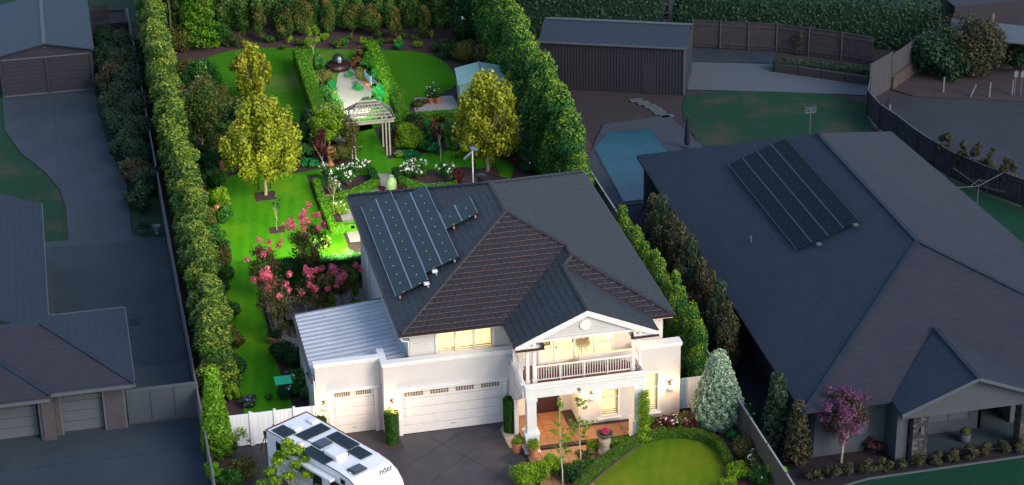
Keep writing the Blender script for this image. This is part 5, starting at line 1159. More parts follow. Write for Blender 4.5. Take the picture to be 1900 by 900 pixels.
# ---- right boundary tall hedge (rear half) and lower trees beside the house
vr = []
for v in range(4):
    cl = column_clumps(1.55, 5.6, .1, 34, 80 + v, cr=.42, taper=.30, zs=1.5)
    vr.append(crown('crown', cl, 19000, .10, L_RIGHT, 90 + v, shell=.45, up=.35, tip=.65))
y = 21.0; i = 0
while y < 63:
    sc = RND.uniform(.85, 1.1); zsc = RND.uniform(.92, 1.12); x = 14.25 + (y - 18) * .028 + RND.uniform(-.15, .15)
    if y < 24: sc *= .66; zsc *= .60
    plantthing('hedge_tree', 'glossy green tall tree in the hedge row along the right rear boundary', 'tree', (x, y, 0), vr[i % 4], tk, RND.uniform(0, 6.28), (sc, sc, zsc), 'tall hedge trees along the right boundary')
    y += RND.uniform(1.7, 2.2); i += 1
y = -.2; i = 0
while y < 14.2:
    sc = RND.uniform(.42, .52); zsc = RND.uniform(.62, .78)
    plantthing('side_tree', 'slim green tree in the narrow side bed between the house and the dark side fence', 'tree', (14.75 + RND.uniform(-.1, .1), y + .4, 0), vr[i % 4], tk, RND.uniform(0, 6.28), (sc, sc, zsc), 'slim trees beside the right house wall')
    y += RND.uniform(1.0, 1.25); i += 1
hm = hedge_box('h', [(13.75, -.4), (13.75, 10)], .45, .9, L_BOX, 7, 260); tag(link('clipped_hedge', hm), 'low clipped hedge in the side passage along the right house wall', 'hedge')
nv = []
for v in range(3):
    cl = column_clumps(1.0, 3.8, .1, 24, 120 + v, cr=.46, taper=.3, zs=1.3); nv.append(crown('crown', cl, 9000, .10, N_LEAFO if v != 1 else N_LEAF, 130 + v, shell=.45, up=.4, tip=.5))
y = 1.5; i = 0
while y < 16.5:
    sc = RND.uniform(.75, .95)
    plantthing('hedge_tree', 'dim olive tree in the neighbour row between the dark side fence and the right house', 'tree', (16.65 + y * .012, y, 0), nv[i % 3], tk, RND.uniform(0, 6.28), (sc, sc, RND.uniform(.95, 1.15)), 'dim trees along the right neighbour side')
    y += RND.uniform(1.5, 1.9); i += 1
# ---- back row of dark columnar trees and red-tipped shrubs in front
bv = []
for v in range(4):
    cl = column_clumps(.95, 8.6, .3, 34, 150 + v, cr=.50, taper=.12, zs=1.9); bv.append(crown('crown', cl, 20000, .11, L_BACK, 160 + v, shell=.4, up=.3, tip=.5))
i = 0; x = -6.2
while x < 18.5:
    yb = 60.5 - (x + 6) * .21 + RND.uniform(-.2, .2); sc = RND.uniform(.85, 1.1)
    plantthing('screen_tree', 'tall dark narrow screening tree in the row across the back of the garden', 'tree', (x, yb, 0), bv[i % 4], tk, RND.uniform(0, 6.28), (sc, sc, RND.uniform(.95, 1.1)), 'tall screening trees across the back')
    x += RND.uniform(1.05, 1.35); i += 1
x = -6
while x < 19:
    yb = 64.0 - (x + 6) * .21; plantthing('screen_tree', 'tall dark narrow screening tree in the second row behind the back row', 'tree', (x, yb, 0), bv[(i + 1) % 4], tk, RND.uniform(0, 6.28), (1.2, 1.2, 1.15), 'second row of screening trees'); x += 1.9; i += 1
for px, py in ((483, 72), (530, 74), (562, 66), (607, 64), (655, 60), (690, 66), (735, 70), (790, 70)):
    b = P(px, py); shrub(b, .62 + .3 * RND.random(), 1.8 + .9 * RND.random(), L_BRONZE, 'red tipped upright shrub in the mulch bed before the dark tree row', size=.085, group='red tipped shrubs in the back bed', name='red_tipped_shrub', z0=.25, tip=.5, taper=.4)
for px, py, r, m_, lab in ((500, 78, .35, L_GREEN, 'small round green shrub at the left of the back mulch bed'), (622, 84, .33, L_GREEN, 'small round green shrub behind the far end of the left garden hedge'), (704, 84, .4, L_GREEN, 'small green shrub just right of the far end of the right garden hedge'), (737, 90, .42, L_EMER, 'round bright green shrub at the lawn edge of the back bed'), (775, 88, .4, L_LIME, 'lime shrub at the lawn edge of the back bed'), (815, 95, .6, L_DARK, 'dark shrub at the right end of the back bed'), (570, 82, .3, L_LIME, 'lime tuft at the left end of the clipped hedge by the back bed')):
    shrub(P(px, py), r, r * 1.3, m_, lab, size=.07)
for i in range(30):
    x = -4.5 + i * .62; yb = 56.8 - (x + 6) * .22 + RND.uniform(-.5, 1.5)
    shrub((x, yb, 0), RND.uniform(.22, .42), RND.uniform(.3, .7), (L_GREEN, L_OLIVE, L_LIME, L_BRONZE)[i % 4], 'small low clump in the mulch bed before the red tipped shrubs', size=.07, n=450, group='low clumps in the back mulch bed', name='low_clump', stems=False)
# mulch edging strip, pale conifer, magnolia etc at the back
cl = []
for k in range(26):
    f = k / 25; zc = .5 + f * 6.2; rad = 1.9 * (1 - f * .85)
    for q in range(4): a = k * 1.1 + q * 1.57; cl.append((rad * .55 * math.cos(a), rad * .55 * math.sin(a), zc, rad * .42, rad * .42, .22))
tree(P(370, 86), 7, 1.9, 1.0, L_CYP, 'feathery light green conifer with tiered branches at the back left corner', n=9000, size=.10, clz=cl, tr=.10, bark=BARKD, name='conifer', shell=.8)
cl = []
tree(P(318, 62), 6.0, 1.1, 3.0, L_BACK, 'dark tree with a bare forked trunk at the back left corner', n=4500, tr=.09, bark=BARK, name='tree')
shrub(P(408, 82), .9, 1.5, L_GREEN, 'green shrub at the foot of the feathery conifer', size=.08)
shrub(P(440, 84), .75, 1.1, L_OLIVE, 'brownish twiggy shrub left of the red tipped shrubs', size=.06, n=900)
shrub(P(335, 92), 1.1, 1.8, L_OLIVE, 'olive shrub between the tall left hedge and the back lawn', size=.09, flowers=L_PINK, nf=12)
shrub(P(868, 72), 1.4, 3.6, L_DARK, 'tall dark shrub with white flowers at the back right corner', size=.10, flowers=L_WHITE, nf=45, fs=.13)
shrub(P(862, 112), 1.0, 1.5, L_OLIVE, 'olive shrub right of the back lawn behind the garden shed', size=.08)
shrub(P(836, 108), .8, 1.2, L_DARK, 'dark low shrub at the right end of the back lawn', size=.08)
shrub(P(905, 118), 1.1, 1.6, L_OLIVE, 'bronze green shrub between the garden shed and the tall right hedge', size=.08)
# ---- mulch bed along the left lawns
for px, py, r, h, m_, lab, fl, nf in ((345, 150, 1.0, 1.6, L_OLIVE, 'olive bush left of the back lawn nearest the conifer', None, 0), (372, 175, 1.3, 2.4, L_GREEN, 'big green bush left of the yellow sapling with pale pink blooms', L_WHITE, 26), (400, 215, 1.4, 2.2, L_OLIVE, 'wide olive shrub with pale blooms below the pink rose bush', L_PINK, 20), (436, 228, 1.1, 1.7, L_DARK, 'dark shrub behind the left golden tree', None, 0),
      (355, 235, 1.0, 1.5, L_GREEN, 'green shrub hugging the left hedge level with the golden tree', L_WHITE, 12), (560, 292, .7, 1.0, L_GREEN, 'round green shrub right of the left golden tree', None, 0), (590, 285, .7, 1.1, L_OLIVE, 'bronze shrub beside the terracotta bird bath', None, 0), (548, 272, .6, 1.3, L_GREEN, 'upright leafy shrub behind the left golden tree', L_WHITE, 14), (640, 293, .65, .7, L_GREEN, 'low white flowered bush beside the stone lantern', L_WHITE, 40), (655, 288, .5, .8, L_GREEN, 'white flowered bush by the left pergola post', L_WHITE, 30), (566, 305, .45, .4, L_EMER, 'low emerald clump at the lawn edge', None, 0), (584, 308, .45, .38, L_EMER, 'low emerald clump nearest the bird bath', None, 0),
      (390, 320, .8, 1.3, L_DARK, 'dark shrub left of the side lawn beside the terracotta figure', None, 0), (405, 345, .7, 1.2, L_GREEN, 'green shrub at the left edge of the side lawn', None, 0), (412, 385, .6, 1.3, L_LIME, 'pale green airy shrub at the left edge of the side lawn', None, 0), (418, 410, .55, 1.0, L_GREEN, 'green shrub at the left lawn edge above the dark one', None, 0), (415, 470, .45, .9, L_DARK, 'dark shrub at the left lawn edge level with the pink flowers', None, 0), (425, 520, .45, 1.0, L_GREEN, 'green shrub at the left lawn edge beside the narrow lawn', None, 0), (440, 700, .6, 1.1, L_DARK, 'dark shrub at the left of the narrow lawn near the fence', None, 0), (462, 752, .45, .6, L_DARK, 'low purple flowered bush behind the white fence', L_PURP, 60), (435, 742, .4, .8, L_LIME, 'bright lime shrub behind the white fence next to the conifer', None, 0),
      (512, 268, .6, 1.2, L_DARK, 'dark low shrub hidden behind the golden tree crown', None, 0)):
    shrub(P(px, py), r, h, m_, lab, flowers=fl, nf=nf or 1, size=.08)
tree(P(376, 298), 5.4, 2.3, 1.6, L_BRONZE, 'olive tree with bare forked limbs between the left hedge and the golden tree', n=9500, tr=.08, bark=BARK, k=40, cr=.27, limbs=6, shell=.6)
BARE = [(408, 268), (436, 300), (462, 318), (392, 345), (345, 190), (350, 215), (383, 300), (355, 300), (360, 360), (375, 380), (395, 455), (405, 500), (412, 545), (422, 590), (430, 640), (722, 262), (772, 262), (785, 250), (770, 245), (822, 262), (850, 250), (880, 262), (920, 255), (930, 300), (960, 285), (975, 300), (630, 300), (618, 270), (590, 262), (455, 250), (470, 262), (440, 275), (425, 262), (545, 255), (530, 300), (470, 300), (448, 305), (425, 300), (400, 290), (572, 270), (560, 262), (520, 290), (378, 262), (350, 268), (365, 330), (378, 350), (372, 395), (385, 430), (600, 262), (628, 262), (645, 258), (576, 244), (418, 245), (360, 200), (385, 245)]
for i, (px, py) in enumerate(BARE):
    shrub(P(px, py), .55 + .12 * (i % 3), .8 + .25 * (i % 4), (L_DARK, L_GREEN, L_OLIVE)[i % 3], ('dark', 'mid green', 'olive')[i % 3] + ' filler shrub in the mixed beds of the middle garden', size=.08, group=('dark', 'mid green', 'olive')[i % 3] + ' filler shrubs in the mixed beds')
# yellow sapling, golden maples
tree(P(470, 188), 4.1, 1.6, .5, L_GOLD, 'small yellow leaved tree on the back lawn', n=7500, size=.12, tr=.06, clz=egg_clumps(1.3, 3.2, .7, 40, 303, cr=.24), shell=.9, tip=.55)
tree(P(493, 362), 6.5, 2.2, 1.7, L_GOLD, 'golden green tree with a pale trunk on the left lawn', n=15000, size=.13, tr=.11, clz=egg_clumps(2.2, 4.7, 1.45, 95, 301), shell=.9, limbs=9, tip=.35)
tree(P(905, 318), 6.3, 2.1, 1.5, L_GOLD, 'golden green tree on the lawn behind the house near the right hedge', n=11500, size=.13, tr=.11, clz=egg_clumps(2.1, 4.9, 1.4, 80, 302), shell=.9, limbs=10, tip=.35)
for px, py, lab in ((493, 364, 'mulch square under the left golden tree'), (906, 319, 'mulch square under the right golden tree'), (514, 427, 'small mulch square around the thin sapling')):
    q = P(px, py); s = .62 if px != 514 else .42; o = MB().box(-s, s, -s, s, .001, .02).build('mulch_patch', SOIL, None, q); o['kind'] = 'structure'
k = 0
for px, py in ((480, 353), (502, 350), (882, 312), (914, 312), (920, 312)):
    q = P(px, py); o = MB().tube([(0, 0, 0), (0, 0, 1.3)], .03, 6).build('tree_stake', BLACK, None, q); tag(o, ('left dark stake behind the left golden tree', 'right dark stake behind the left golden tree', 'dark stake left of the right golden tree trunk', 'first dark stake right of the right golden tree trunk', 'second dark stake right of the right golden tree trunk')[k], 'stake'); k += 1
tree(P(514, 427), 2.5, .38, .9, L_GREEN, 'thin leafy sapling in a small mulch square on the left lawn', n=330, size=.08, tr=.022, k=9, limbs=3, shell=.8, bark=BARK)
# ---- central garden
def hedge(pts, wd, h, m, label, dens=240, size=.075):
    o = link('clipped_hedge', hedge_box('clipped_hedge', pts, wd, h, m, nxt(), dens, size)); return tag(o, label, 'hedge')
hedge([P(689, 84, 1.1), P(746, 207, 1.1)], .75, 1.35, L_BOX, 'long clipped hedge right of the gravel path running towards the pergola')
hedge([P(556, 96, 1.1), P(596, 212, 1.1)], .85, 1.3, L_BOX, 'long clipped hedge left of the gravel path beside the back lawn')
hedge([P(738, 216, 1), P(862, 208, 1)], .55, 1.15, L_BOX, 'low clipped hedge across the garden in front of the gravel patio')
hedge([P(510, 246, .9), P(600, 237, .9)], .6, 1.0, L_BOX, 'clipped cross hedge behind the left golden tree')
rb = [P(592, 345, .2), P(600, 368, .2)]
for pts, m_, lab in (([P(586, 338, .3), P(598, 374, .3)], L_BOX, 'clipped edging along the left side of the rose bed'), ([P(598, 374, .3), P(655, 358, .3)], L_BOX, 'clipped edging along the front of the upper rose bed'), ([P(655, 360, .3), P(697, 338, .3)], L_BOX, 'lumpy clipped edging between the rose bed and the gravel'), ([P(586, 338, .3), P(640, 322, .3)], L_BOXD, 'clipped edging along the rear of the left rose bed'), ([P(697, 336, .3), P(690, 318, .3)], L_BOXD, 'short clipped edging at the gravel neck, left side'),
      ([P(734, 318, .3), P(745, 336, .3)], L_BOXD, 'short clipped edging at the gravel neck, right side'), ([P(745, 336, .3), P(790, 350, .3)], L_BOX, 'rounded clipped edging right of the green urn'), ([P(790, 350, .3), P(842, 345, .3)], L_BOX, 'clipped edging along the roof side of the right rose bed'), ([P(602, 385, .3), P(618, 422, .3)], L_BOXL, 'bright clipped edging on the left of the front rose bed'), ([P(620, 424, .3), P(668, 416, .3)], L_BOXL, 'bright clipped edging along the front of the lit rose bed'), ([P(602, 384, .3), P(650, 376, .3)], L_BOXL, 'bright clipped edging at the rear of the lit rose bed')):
    hedge(pts, .42, .5, m_, lab, 300, .06)
for i, (px, py) in enumerate(((606, 332), (618, 340), (640, 332), (655, 325), (668, 322), (682, 322), (625, 358), (648, 345), (636, 398), (622, 396), (752, 330), (765, 322), (775, 330), (785, 325), (820, 325), (832, 330), (842, 342))):
    shrub(P(px, py), .42, .95, L_LIME if py > 380 else L_GREEN, 'white flowering rose bush in the clipped rose beds behind the house', 'rose bush', size=.06, n=800, flowers=L_WHITE, nf=16 if py < 380 else 9, fs=.085, group='white rose bushes', name='rose_bush', shell=.7)
shrub(P(851, 345), .4, 1.1, L_MAROON, 'upright maroon shrub at the right end of the rose beds', size=.06)
shrub(P(709, 356), .32, .5, L_MAROON, 'round maroon shrub left of the green urn', size=.05); shrub(P(744, 356), .32, .5, L_MAROON, 'round maroon shrub right of the green urn', size=.05)
t = thing('urn', 'tall pale green ceramic urn on the gravel behind the roof edge', 'urn', P(727, 356)); t.scale = (.8, .8, .85); MB().lathe([(.18, 0), (.30, .15), (.38, .45), (.40, .7), (.34, .95), (.2, 1.08), (.17, 1.14), (.24, 1.2), (.19, 1.21), (.15, 1.1)], 24).build('body', mat('celadon_glaze', C4(.28, .40, .16), .35, C4(.22, .33, .14), 4, spec=.5), t, smooth=True)
tree(P(599, 331), 3.3, .55, 1.6, L_MAROON, 'small maroon leaved standard tree at the corner of the rose bed', n=1100, size=.08, tr=.04, k=14, limbs=4, shell=.7)
tree(P(818, 302), 3.4, .42, 1.7, L_MAROON, 'slim maroon tree with a thin trunk right of the pergola garden', n=800, size=.08, tr=.03, k=10, limbs=4, shell=.8)
shrub(P(803, 262, 0), .28, .5, L_RED, 'small red flowered plant before the cross hedge', flowers=L_PINK, nf=14, fs=.12, z0=1.0, size=.06)
tree(P(620, 397), 2.6, .45, 1.3, L_OLIVE, 'thin bare standard with sparse leaves in the lit rose bed', n=160, size=.06, tr=.025, k=10, limbs=5, shell=.9)
tree(P(611, 292), 4.0, 1.5, 1.4, L_LIME, 'wide crape myrtle with mauve blooms left of the pergola', n=5200, size=.085, tr=.07, k=30, cr=.3, limbs=6, shell=.7)
shrub(P(612, 291) + Vector((0.2, .2, 2.6)), .8, .9, L_PURP, 'mauve flower heads on the tree left of the pergola', 'blossom', n=260, stems=False, size=.08)
for px, py, r, h, m_, lab, fl, nf in ((755, 272, .95, 1.6, L_LIME, 'large lime shrub right of the pergola', None, 0), (738, 262, .5, 1.0, L_RED, 'reddish shrub by the right pergola post', None, 0), (742, 292, .4, .4, L_LIME, 'pale low clump at the foot of the right pergola post', L_WHITE, 12), (757, 292, .5, .4, L_EMER, 'emerald mound at the lawn edge right of the pergola', None, 0), (772, 290, .45, .38, L_EMER, 'second emerald mound at the lawn edge', None, 0), (790, 278, .5, .8, L_GREEN, 'green shrub between the emerald mounds and the slim maroon tree', None, 0), (797, 262, .35, 1.5, L_EMER, 'narrow upright green shrub before the cross hedge', None, 0), (812, 282, .55, .6, L_EMER, 'blue green mound beside the slim maroon tree', None, 0), (838, 278, .5, .9, L_GREEN, 'green shrub beside the slim maroon tree', None, 0), (835, 262, .5, 1.2, L_DARK, 'dark shrub against the cross hedge', None, 0), (868, 284, .45, .6, L_LIME, 'lime clump beside the terracotta pot', None, 0), (890, 275, .6, .7, L_GREEN, 'green clump under the right golden tree', None, 0), (848, 290, .4, .35, L_LIME, 'low lime clump at the lawn edge by the pot', None, 0),
      (945, 290, .9, 1.3, L_DARK, 'dark shrub right of the right golden tree', None, 0), (965, 310, .7, 1.0, L_MAROON, 'maroon shrub at the right end of the rear lawn', None, 0), (985, 318, .8, 1.2, L_DARK, 'dark shrub with white specks by the roof corner', L_WHITE, 10), (1010, 322, .8, 1.5, L_GREEN, 'green shrub between the roof edge and right hedge', None, 0), (1000, 296, .9, 1.4, L_DARK, 'dark shrub under the tall right hedge', None, 0), (940, 262, .8, 1.2, L_DARK, 'dark shrub behind the right golden tree', None, 0), (1040, 315, .8, 1.3, L_DARK, 'dark shrub just above the rear roof ridge', None, 0)):
    shrub(P(px, py), r, h, m_, lab, flowers=fl, nf=nf or 1, size=.075)
for px, py, r, h, m_, lab, fl, nf in ((592, 130, .5, 1.2, L_GREEN, 'green shrub left of the fire pit', L_WHITE, 8), (600, 158, .7, 1.1, L_OLIVE, 'bronze shrub left of the gravel path', None, 0), (615, 168, .4, .8, L_EMER, 'bright emerald shrub in a pot left of the gravel path', None, 0), (605, 195, .8, 1.3, L_GREEN, 'green shrub left of the lit gravel', None, 0), (590, 205, .7, 1.2, L_DARK, 'dark shrub between the left hedge and gravel', None, 0), (622, 205, .6, 1.1, L_GREEN, 'green shrub behind the mauve tree', None, 0), (670, 112, .6, 1.0, L_OLIVE, 'red speckled shrub right of the fire pit', L_PINK, 16), (682, 128, .6, 1.1, L_GREEN, 'green shrub halfway along the right hedge', None, 0), (664, 126, .5, .8, L_RED, 'bronze bush right of the gravel path top', None, 0), (672, 148, .6, .9, L_OLIVE, 'olive bush right of the gravel path', None, 0), (646, 143, .3, .45, L_EMER, 'small round emerald ball on the gravel', None, 0), (664, 168, .35, .45, L_EMER, 'bright round shrub at the lit end of the gravel', None, 0), (698, 150, .5, .9, L_EMER, 'emerald shrub behind the blue bench', None, 0), (712, 172, .6, 1.0, L_OLIVE, 'olive shrub against the right hedge by the pergola', None, 0), (706, 188, .6, 1.1, L_EMER, 'green shrub right of the lit gravel', L_PINK, 10), (690, 200, .5, .9, L_DARK, 'dark shrub behind the pergola roof', None, 0), (780, 196, .5, .35, L_OLIVE, 'low grey green planting left of the gravel patio', None, 0), (860, 165, .5, .9, L_LIME, 'lime shrub against the garden shed wall', None, 0), (866, 200, .5, .8, L_GREEN, 'green shrub in front of the garden shed', None, 0)):
    shrub(P(px, py), r, h, m_, lab, flowers=fl, nf=nf or 1, size=.075)
tree(P(583, 125), 3.2, .7, 1.7, L_LIME, 'thin weeping standard at the far left of the gravel garden', n=900, size=.07, tr=.03, k=10, limbs=5, shell=.8)
# pergola
pg = thing('pergola', 'pale timber pergola with hipped slatted roof over the lawn path', 'pergola', (4.05, 34.7, 0)); pg.scale = (.94, .94, .93)
x0, x1, y0, y1, zp = -1.15, 1.15, -.75, .75, 2.35
for x in (x0, x1):
    for y in (y0, y1):
        for dx in (-.11, .11): MB().box(x + dx - .045, x + dx + .045, y - .045, y + .045, 0, zp).build('post', TIMB, pg)
for y in (y0, y1): MB().box(x0 - .45, x1 + .45, y - .03, y + .03, zp + .002, zp + .18).build('beam', TIMB, pg)
for x in (x0, x1): MB().box(x - .03, x + .03, y0 - .35, y1 + .35, zp + .184, zp + .32).build('beam', TIMB, pg)
for k in range(9):
    x = x0 - .4 + k * (x1 - x0 + .8) / 8; top = (x * .35, 0, zp + 1.3)
    for s in (-1, 1): MB().beam((x, s * 1.15, zp + .33), top, .045, .09).build('rafter', TIMBG, pg)
for k in range(6):
    f = k / 6.0; yy = 1.15 * (1 - f); zz = zp + .40 + .95 * f; xx = 1.6 * (1 - f * .6)
    for s in (-1, 1): MB().beam((-xx, s * yy, zz), (xx, s * yy, zz), .07, .04).build('slat', TIMB, pg)
for k in range(5):
    f = k / 5.0; 
    for s in (-1, 1): MB().beam((s * (1.62 - 1.05 * f), -1.15 * (1 - f), zp + .40 + .90 * f), (s * (1.62 - 1.05 * f), 1.15 * (1 - f), zp + .40 + .90 * f), .05, .04).build('slat', TIMBG, pg)
MB().beam((-.6, 0, zp + 1.36), (.6, 0, zp + 1.36), .06, .08).build('ridge_board', TIMB, pg)
shrub((2.75, 33.9, 0), .55, 3.3, L_OLIVE, 'climbing vine smothering the left posts of the pergola', 'climber', n=2600, size=.07, cr=.6, name='climber', flowers=L_WHITE, nf=20)
# fire pit, bench, statues, pots
t = thing('fire_pit', 'large black fire pit bowl with a dark lid at the top of the gravel path', 'fire pit', P(628, 128)); MB().lathe([(.75, 0), (.85, .25), (.8, .42), (.6, .45), (.35, .5)], 22).build('bowl', mat('dark_iron', C4(.020, .008, .010), .5), t); MB().lathe([(.3, .5), (.42, .7), (.3, .95), (.1, 1.1), (.02, 1.15)], 16).build('lid', BLACK, t); MB().lathe([(.12, .6), (.16, .85), (.1, 1.0)], 8, (.05, -.36, 0)).build('ornament', ALU, t)
t = thing('bench', 'small blue grey slatted bench against the right garden hedge', 'bench', P(690, 160), 1.75)
BB = mat('blue_grey_paint', C4(.17, .24, .30), .6)
for k in range(4): MB().box(-.65, .65, -.2 + k * .12, -.11 + k * .12, .42, .46).build('slat', BB, t)
for k in range(3): MB().box(-.65, .65, .26, .29, .55 + k * .14, .65 + k * .14).build('slat', BB, t)
for x in (-.6, .6):
    for y in (-.18, .24): MB().box(x - .03, x + .03, y - .03, y + .03, 0, .42 if y < 0 else .98).build('leg', BB, t)
def pot(q, r, h, label, m=TERRA, plant=None, cat='plant pot', pl=.25, fl=None, ps=.05):
    t = thing('flower_pot', label, cat, q); MB().lathe([(r * .68, 0), (r * .95, h * .82), (r * 1.08, h * .83), (r * 1.08, h), (r * .92, h), (r * .88, h * .86), (.02, h * .86)], 22).build('pot', m, t)
    if plant:
        s = nxt(); cl = ball_clumps(r * 1.1 + pl * .3, pl * 1.3, h * .85, 7, s, cr=.55); link('foliage', crown('foliage', cl, int(700 * (r + pl) / .5), ps, plant, s, shell=.6), t)
        if fl: rg = np.random.default_rng(s); c, nn, tt = clump_pts(cl, 60, rg, .05, .8); o = link('blossom', leafmesh('blossom', c, nn, .07, tt, fl, rg, 1.2), t); o['kind'] = 'stuff'
    return t
pot(P(959, 838), .25, .52, 'left terracotta pot of succulents beside the driveway and porch column', TERRA, L_LIME)
pot(P(990, 847), .27, .55, 'right terracotta pot of succulents in front of the porch column', TERRA, L_LIME)
pot(P(799, 191), .25, .42, 'left of two terracotta pots on the gravel patio', TERRA, L_GREEN, pl=.8, fl=L_WHITE)
pot(P(812, 191), .24, .38, 'right of two terracotta pots on the gravel patio', TERRA, L_GREEN, pl=.45)
pot(P(863, 278), .32, .5, 'wide terracotta bowl under the right golden tree', TERRA, L_DARK, pl=.15)
pot(P(608, 374), .3, .32, 'squat terracotta pot at the corner of the rose bed', TERRA, None)
pot(P(537, 522), .38, .42, 'pale terracotta pot behind the left pink crape myrtle', mat('pale_terracotta', C4(.50, .33, .22), .8), L_DARK, pl=.8)
pot(P(636, 512), .36, .5, 'pale terracotta pot near the house wall by the courtyard', MATS['pale_terracotta'], L_GREEN, pl=.8)
pot(P(508, 636), .34, .42, 'orange terracotta pot at the left edge of the courtyard', TERRA, L_DARK, pl=.3)
pot(P(683, 158), .26, .25, 'orange terracotta bowl beside the blue bench', TERRA, L_RED, pl=.2)
pot(P(617, 176), .24, .3, 'small orange pot left of the lit gravel', TERRA, L_EMER, pl=.3)
pot(P(265, 432), .3, .3, 'dim clay pot at the foot of the left neighbour planting', N_TRIM, N_LEAFG, pl=.4)
t = thing('bird_bath', 'terracotta bird bath at the lawn edge left of the pergola', 'bird bath', P(613, 306)); MB().lathe([(.24, 0), (.2, .08), (.14, .2), (.15, .7), (.18, .85)], 20).build('pedestal', TERRA, t); MB().lathe([(.12, .86), (.34, .95), (.4, 1.04), (.36, 1.04), (.2, .97), (.02, .96)], 24).build('bowl', TERRA, t)
t = thing('stone_lantern', 'grey stone pagoda lantern under the mauve tree', 'garden lantern', P(632, 284))
for nm, pr in (('base', [(.22, 0), (.22, .18), (.12, .25)]), ('shaft', [(.1, .26), (.1, .5), (.2, .58)]), ('light_box', [(.17, .59), (.17, .85)]), ('roof', [(.36, .86), (.3, .92), (.1, 1.1), (.05, 1.22), (.07, 1.28), (.01, 1.36)])): MB().lathe(pr, 6 if nm != 'shaft' else 12).build(nm, mat('grey_stone', C4(.22, .20, .19), .9, C4(.32, .29, .27), 6, .4, 30), t)
t = thing('garden_figure', 'small terracotta figure on a plinth at the left lawn edge', 'statue', P(413, 330)); MB().lathe([(.2, 0), (.2, .2), (.14, .25)], 12).build('plinth', TERRA, t); MB().lathe([(.14, .26), (.18, .5), (.12, .8), (.17, .9), (.12, 1.05), (.02, 1.12)], 14).build('figure', TERRA, t, smooth=True)
tag(MB().lathe([(.16, 0), (.2, .2), (.12, .34), (.02, .36)], 12).build('clay_ball', TERRA, None, P(402, 390)), 'small round clay ornament at the left edge of the side lawn', 'ornament')
t = thing('urn', 'pale small urn at the end of the left neighbour planting', 'urn', P(292, 433)); MB().lathe([(.14, 0), (.1, .1), (.2, .35), (.24, .5), (.2, .52), (.05, .45)], 14).build('body', mat('dimmed_pale_urn', C4(0.112, 0.12, 0.136), .8), t)  # urn colour dimmed like the rest of that lot
# garden shed
gs = thing('garden_shed', 'pale green metal garden shed behind the right golden tree', 'shed', (10.95, 40.6, 0), -.12)
SG = mat('pale_green_sheet', C4(.36, .54, .46), .45, C4(.30, .47, .41), 2, metal=.2)
vert_corr(0, 3.0, 0, 0, 1.6, .25, .02).build('wall', SG, gs); MB().box(0, .05, .061, 3.0, 0, 1.6).build('wall', SG, gs); MB().box(2.95, 3.0, .061, 3.0, 0, 1.6).build('wall', SG, gs); MB().box(.051, 2.949, 2.95, 3.0, 0, 1.6).build('wall', SG, gs)
MB().slab([(-.1, -.1, 1.63), (1.5, -.1, 2.0), (1.5, 3.1, 2.0), (-.1, 3.1, 1.63)], .03).build('roof', SG, gs); MB().slab([(3.1, -.1, 1.63), (1.5, -.1, 2.0), (1.5, 3.1, 2.0), (3.1, 3.1, 1.63)], .03).build('roof', SG, gs); MB().beam((1.5, -.1, 2.02), (1.5, 3.1, 2.02), .12, .03).build('ridge_cap', ALU, gs)
MB().frontal([(.0, 1.61), (3.0, 1.61), (1.5, 1.96)], -.01, .02).build('gable', SG, gs)
bd = thing('patio_edging', 'low brick edging along the left of the gravel patio', 'edging', P(775, 205))
e = P(768, 184) - P(775, 205)
for k in range(9): MB().beam(e * (k / 9) + Vector((0, 0, .03)), e * ((k + .92) / 9) + Vector((0, 0, .03)), .1, .08).build('brick', mat('edging_brick', C4(.28, .10, .08), .85, C4(.2, .08, .07), 4), bd)
# ---- courtyard crape myrtles
def myrtle(q, h, r, lab, nf=90, n=2600, seed=None):
    t = tree(q, h, r, .7, L_OLIVE, lab, n=n, size=.075, tr=.035, k=26, limbs=8, cr=.3, shell=.8, taper=-.15, name='crape_myrtle', tip=.4)
    s = nxt(); rg = np.random.default_rng(s); cs = []
    for q in range(max(5, nf // 6)):
        a = rg.uniform(0, 6.28); d = r * rg.uniform(.2, 1.05); cs.append((d * math.cos(a), d * math.sin(a), h * rg.uniform(.72, 1.02), .17, .17, .2))
    c, nn, tt = clump_pts(cs, nf * 11, rg, .6, .5); o = link('blossom', leafmesh('blossom', c, nn, .085, rg.random(len(c)), L_PINK, rg, 1.2), t); o['kind'] = 'stuff'; return t
myrtle(P(492, 556), 3.5, 1.05, 'pink crape myrtle at the back left of the courtyard', 60)
myrtle(P(578, 522), 4.1, 1.25, 'tall pink crape myrtle before the dark hedge behind the house', 130, 3800)
myrtle(P(515, 636), 4.2, 1.15, 'pink crape myrtle nearest the narrow lawn and the zinc roof', 130, 3000)
myrtle(P(590, 585), 2.5, 1.35, 'low spreading pink crape myrtle by the outdoor table', 120, 2600); myrtle(P(635, 565), 2.2, 1.05, 'low pink crape myrtle near the yellow lit wall', 70, 2000)
hedge([P(512, 486, 1.3), P(668, 474, 1.3)], .8, 1.3, L_BOXD, 'dark clipped hedge between the side lawn and the courtyard')
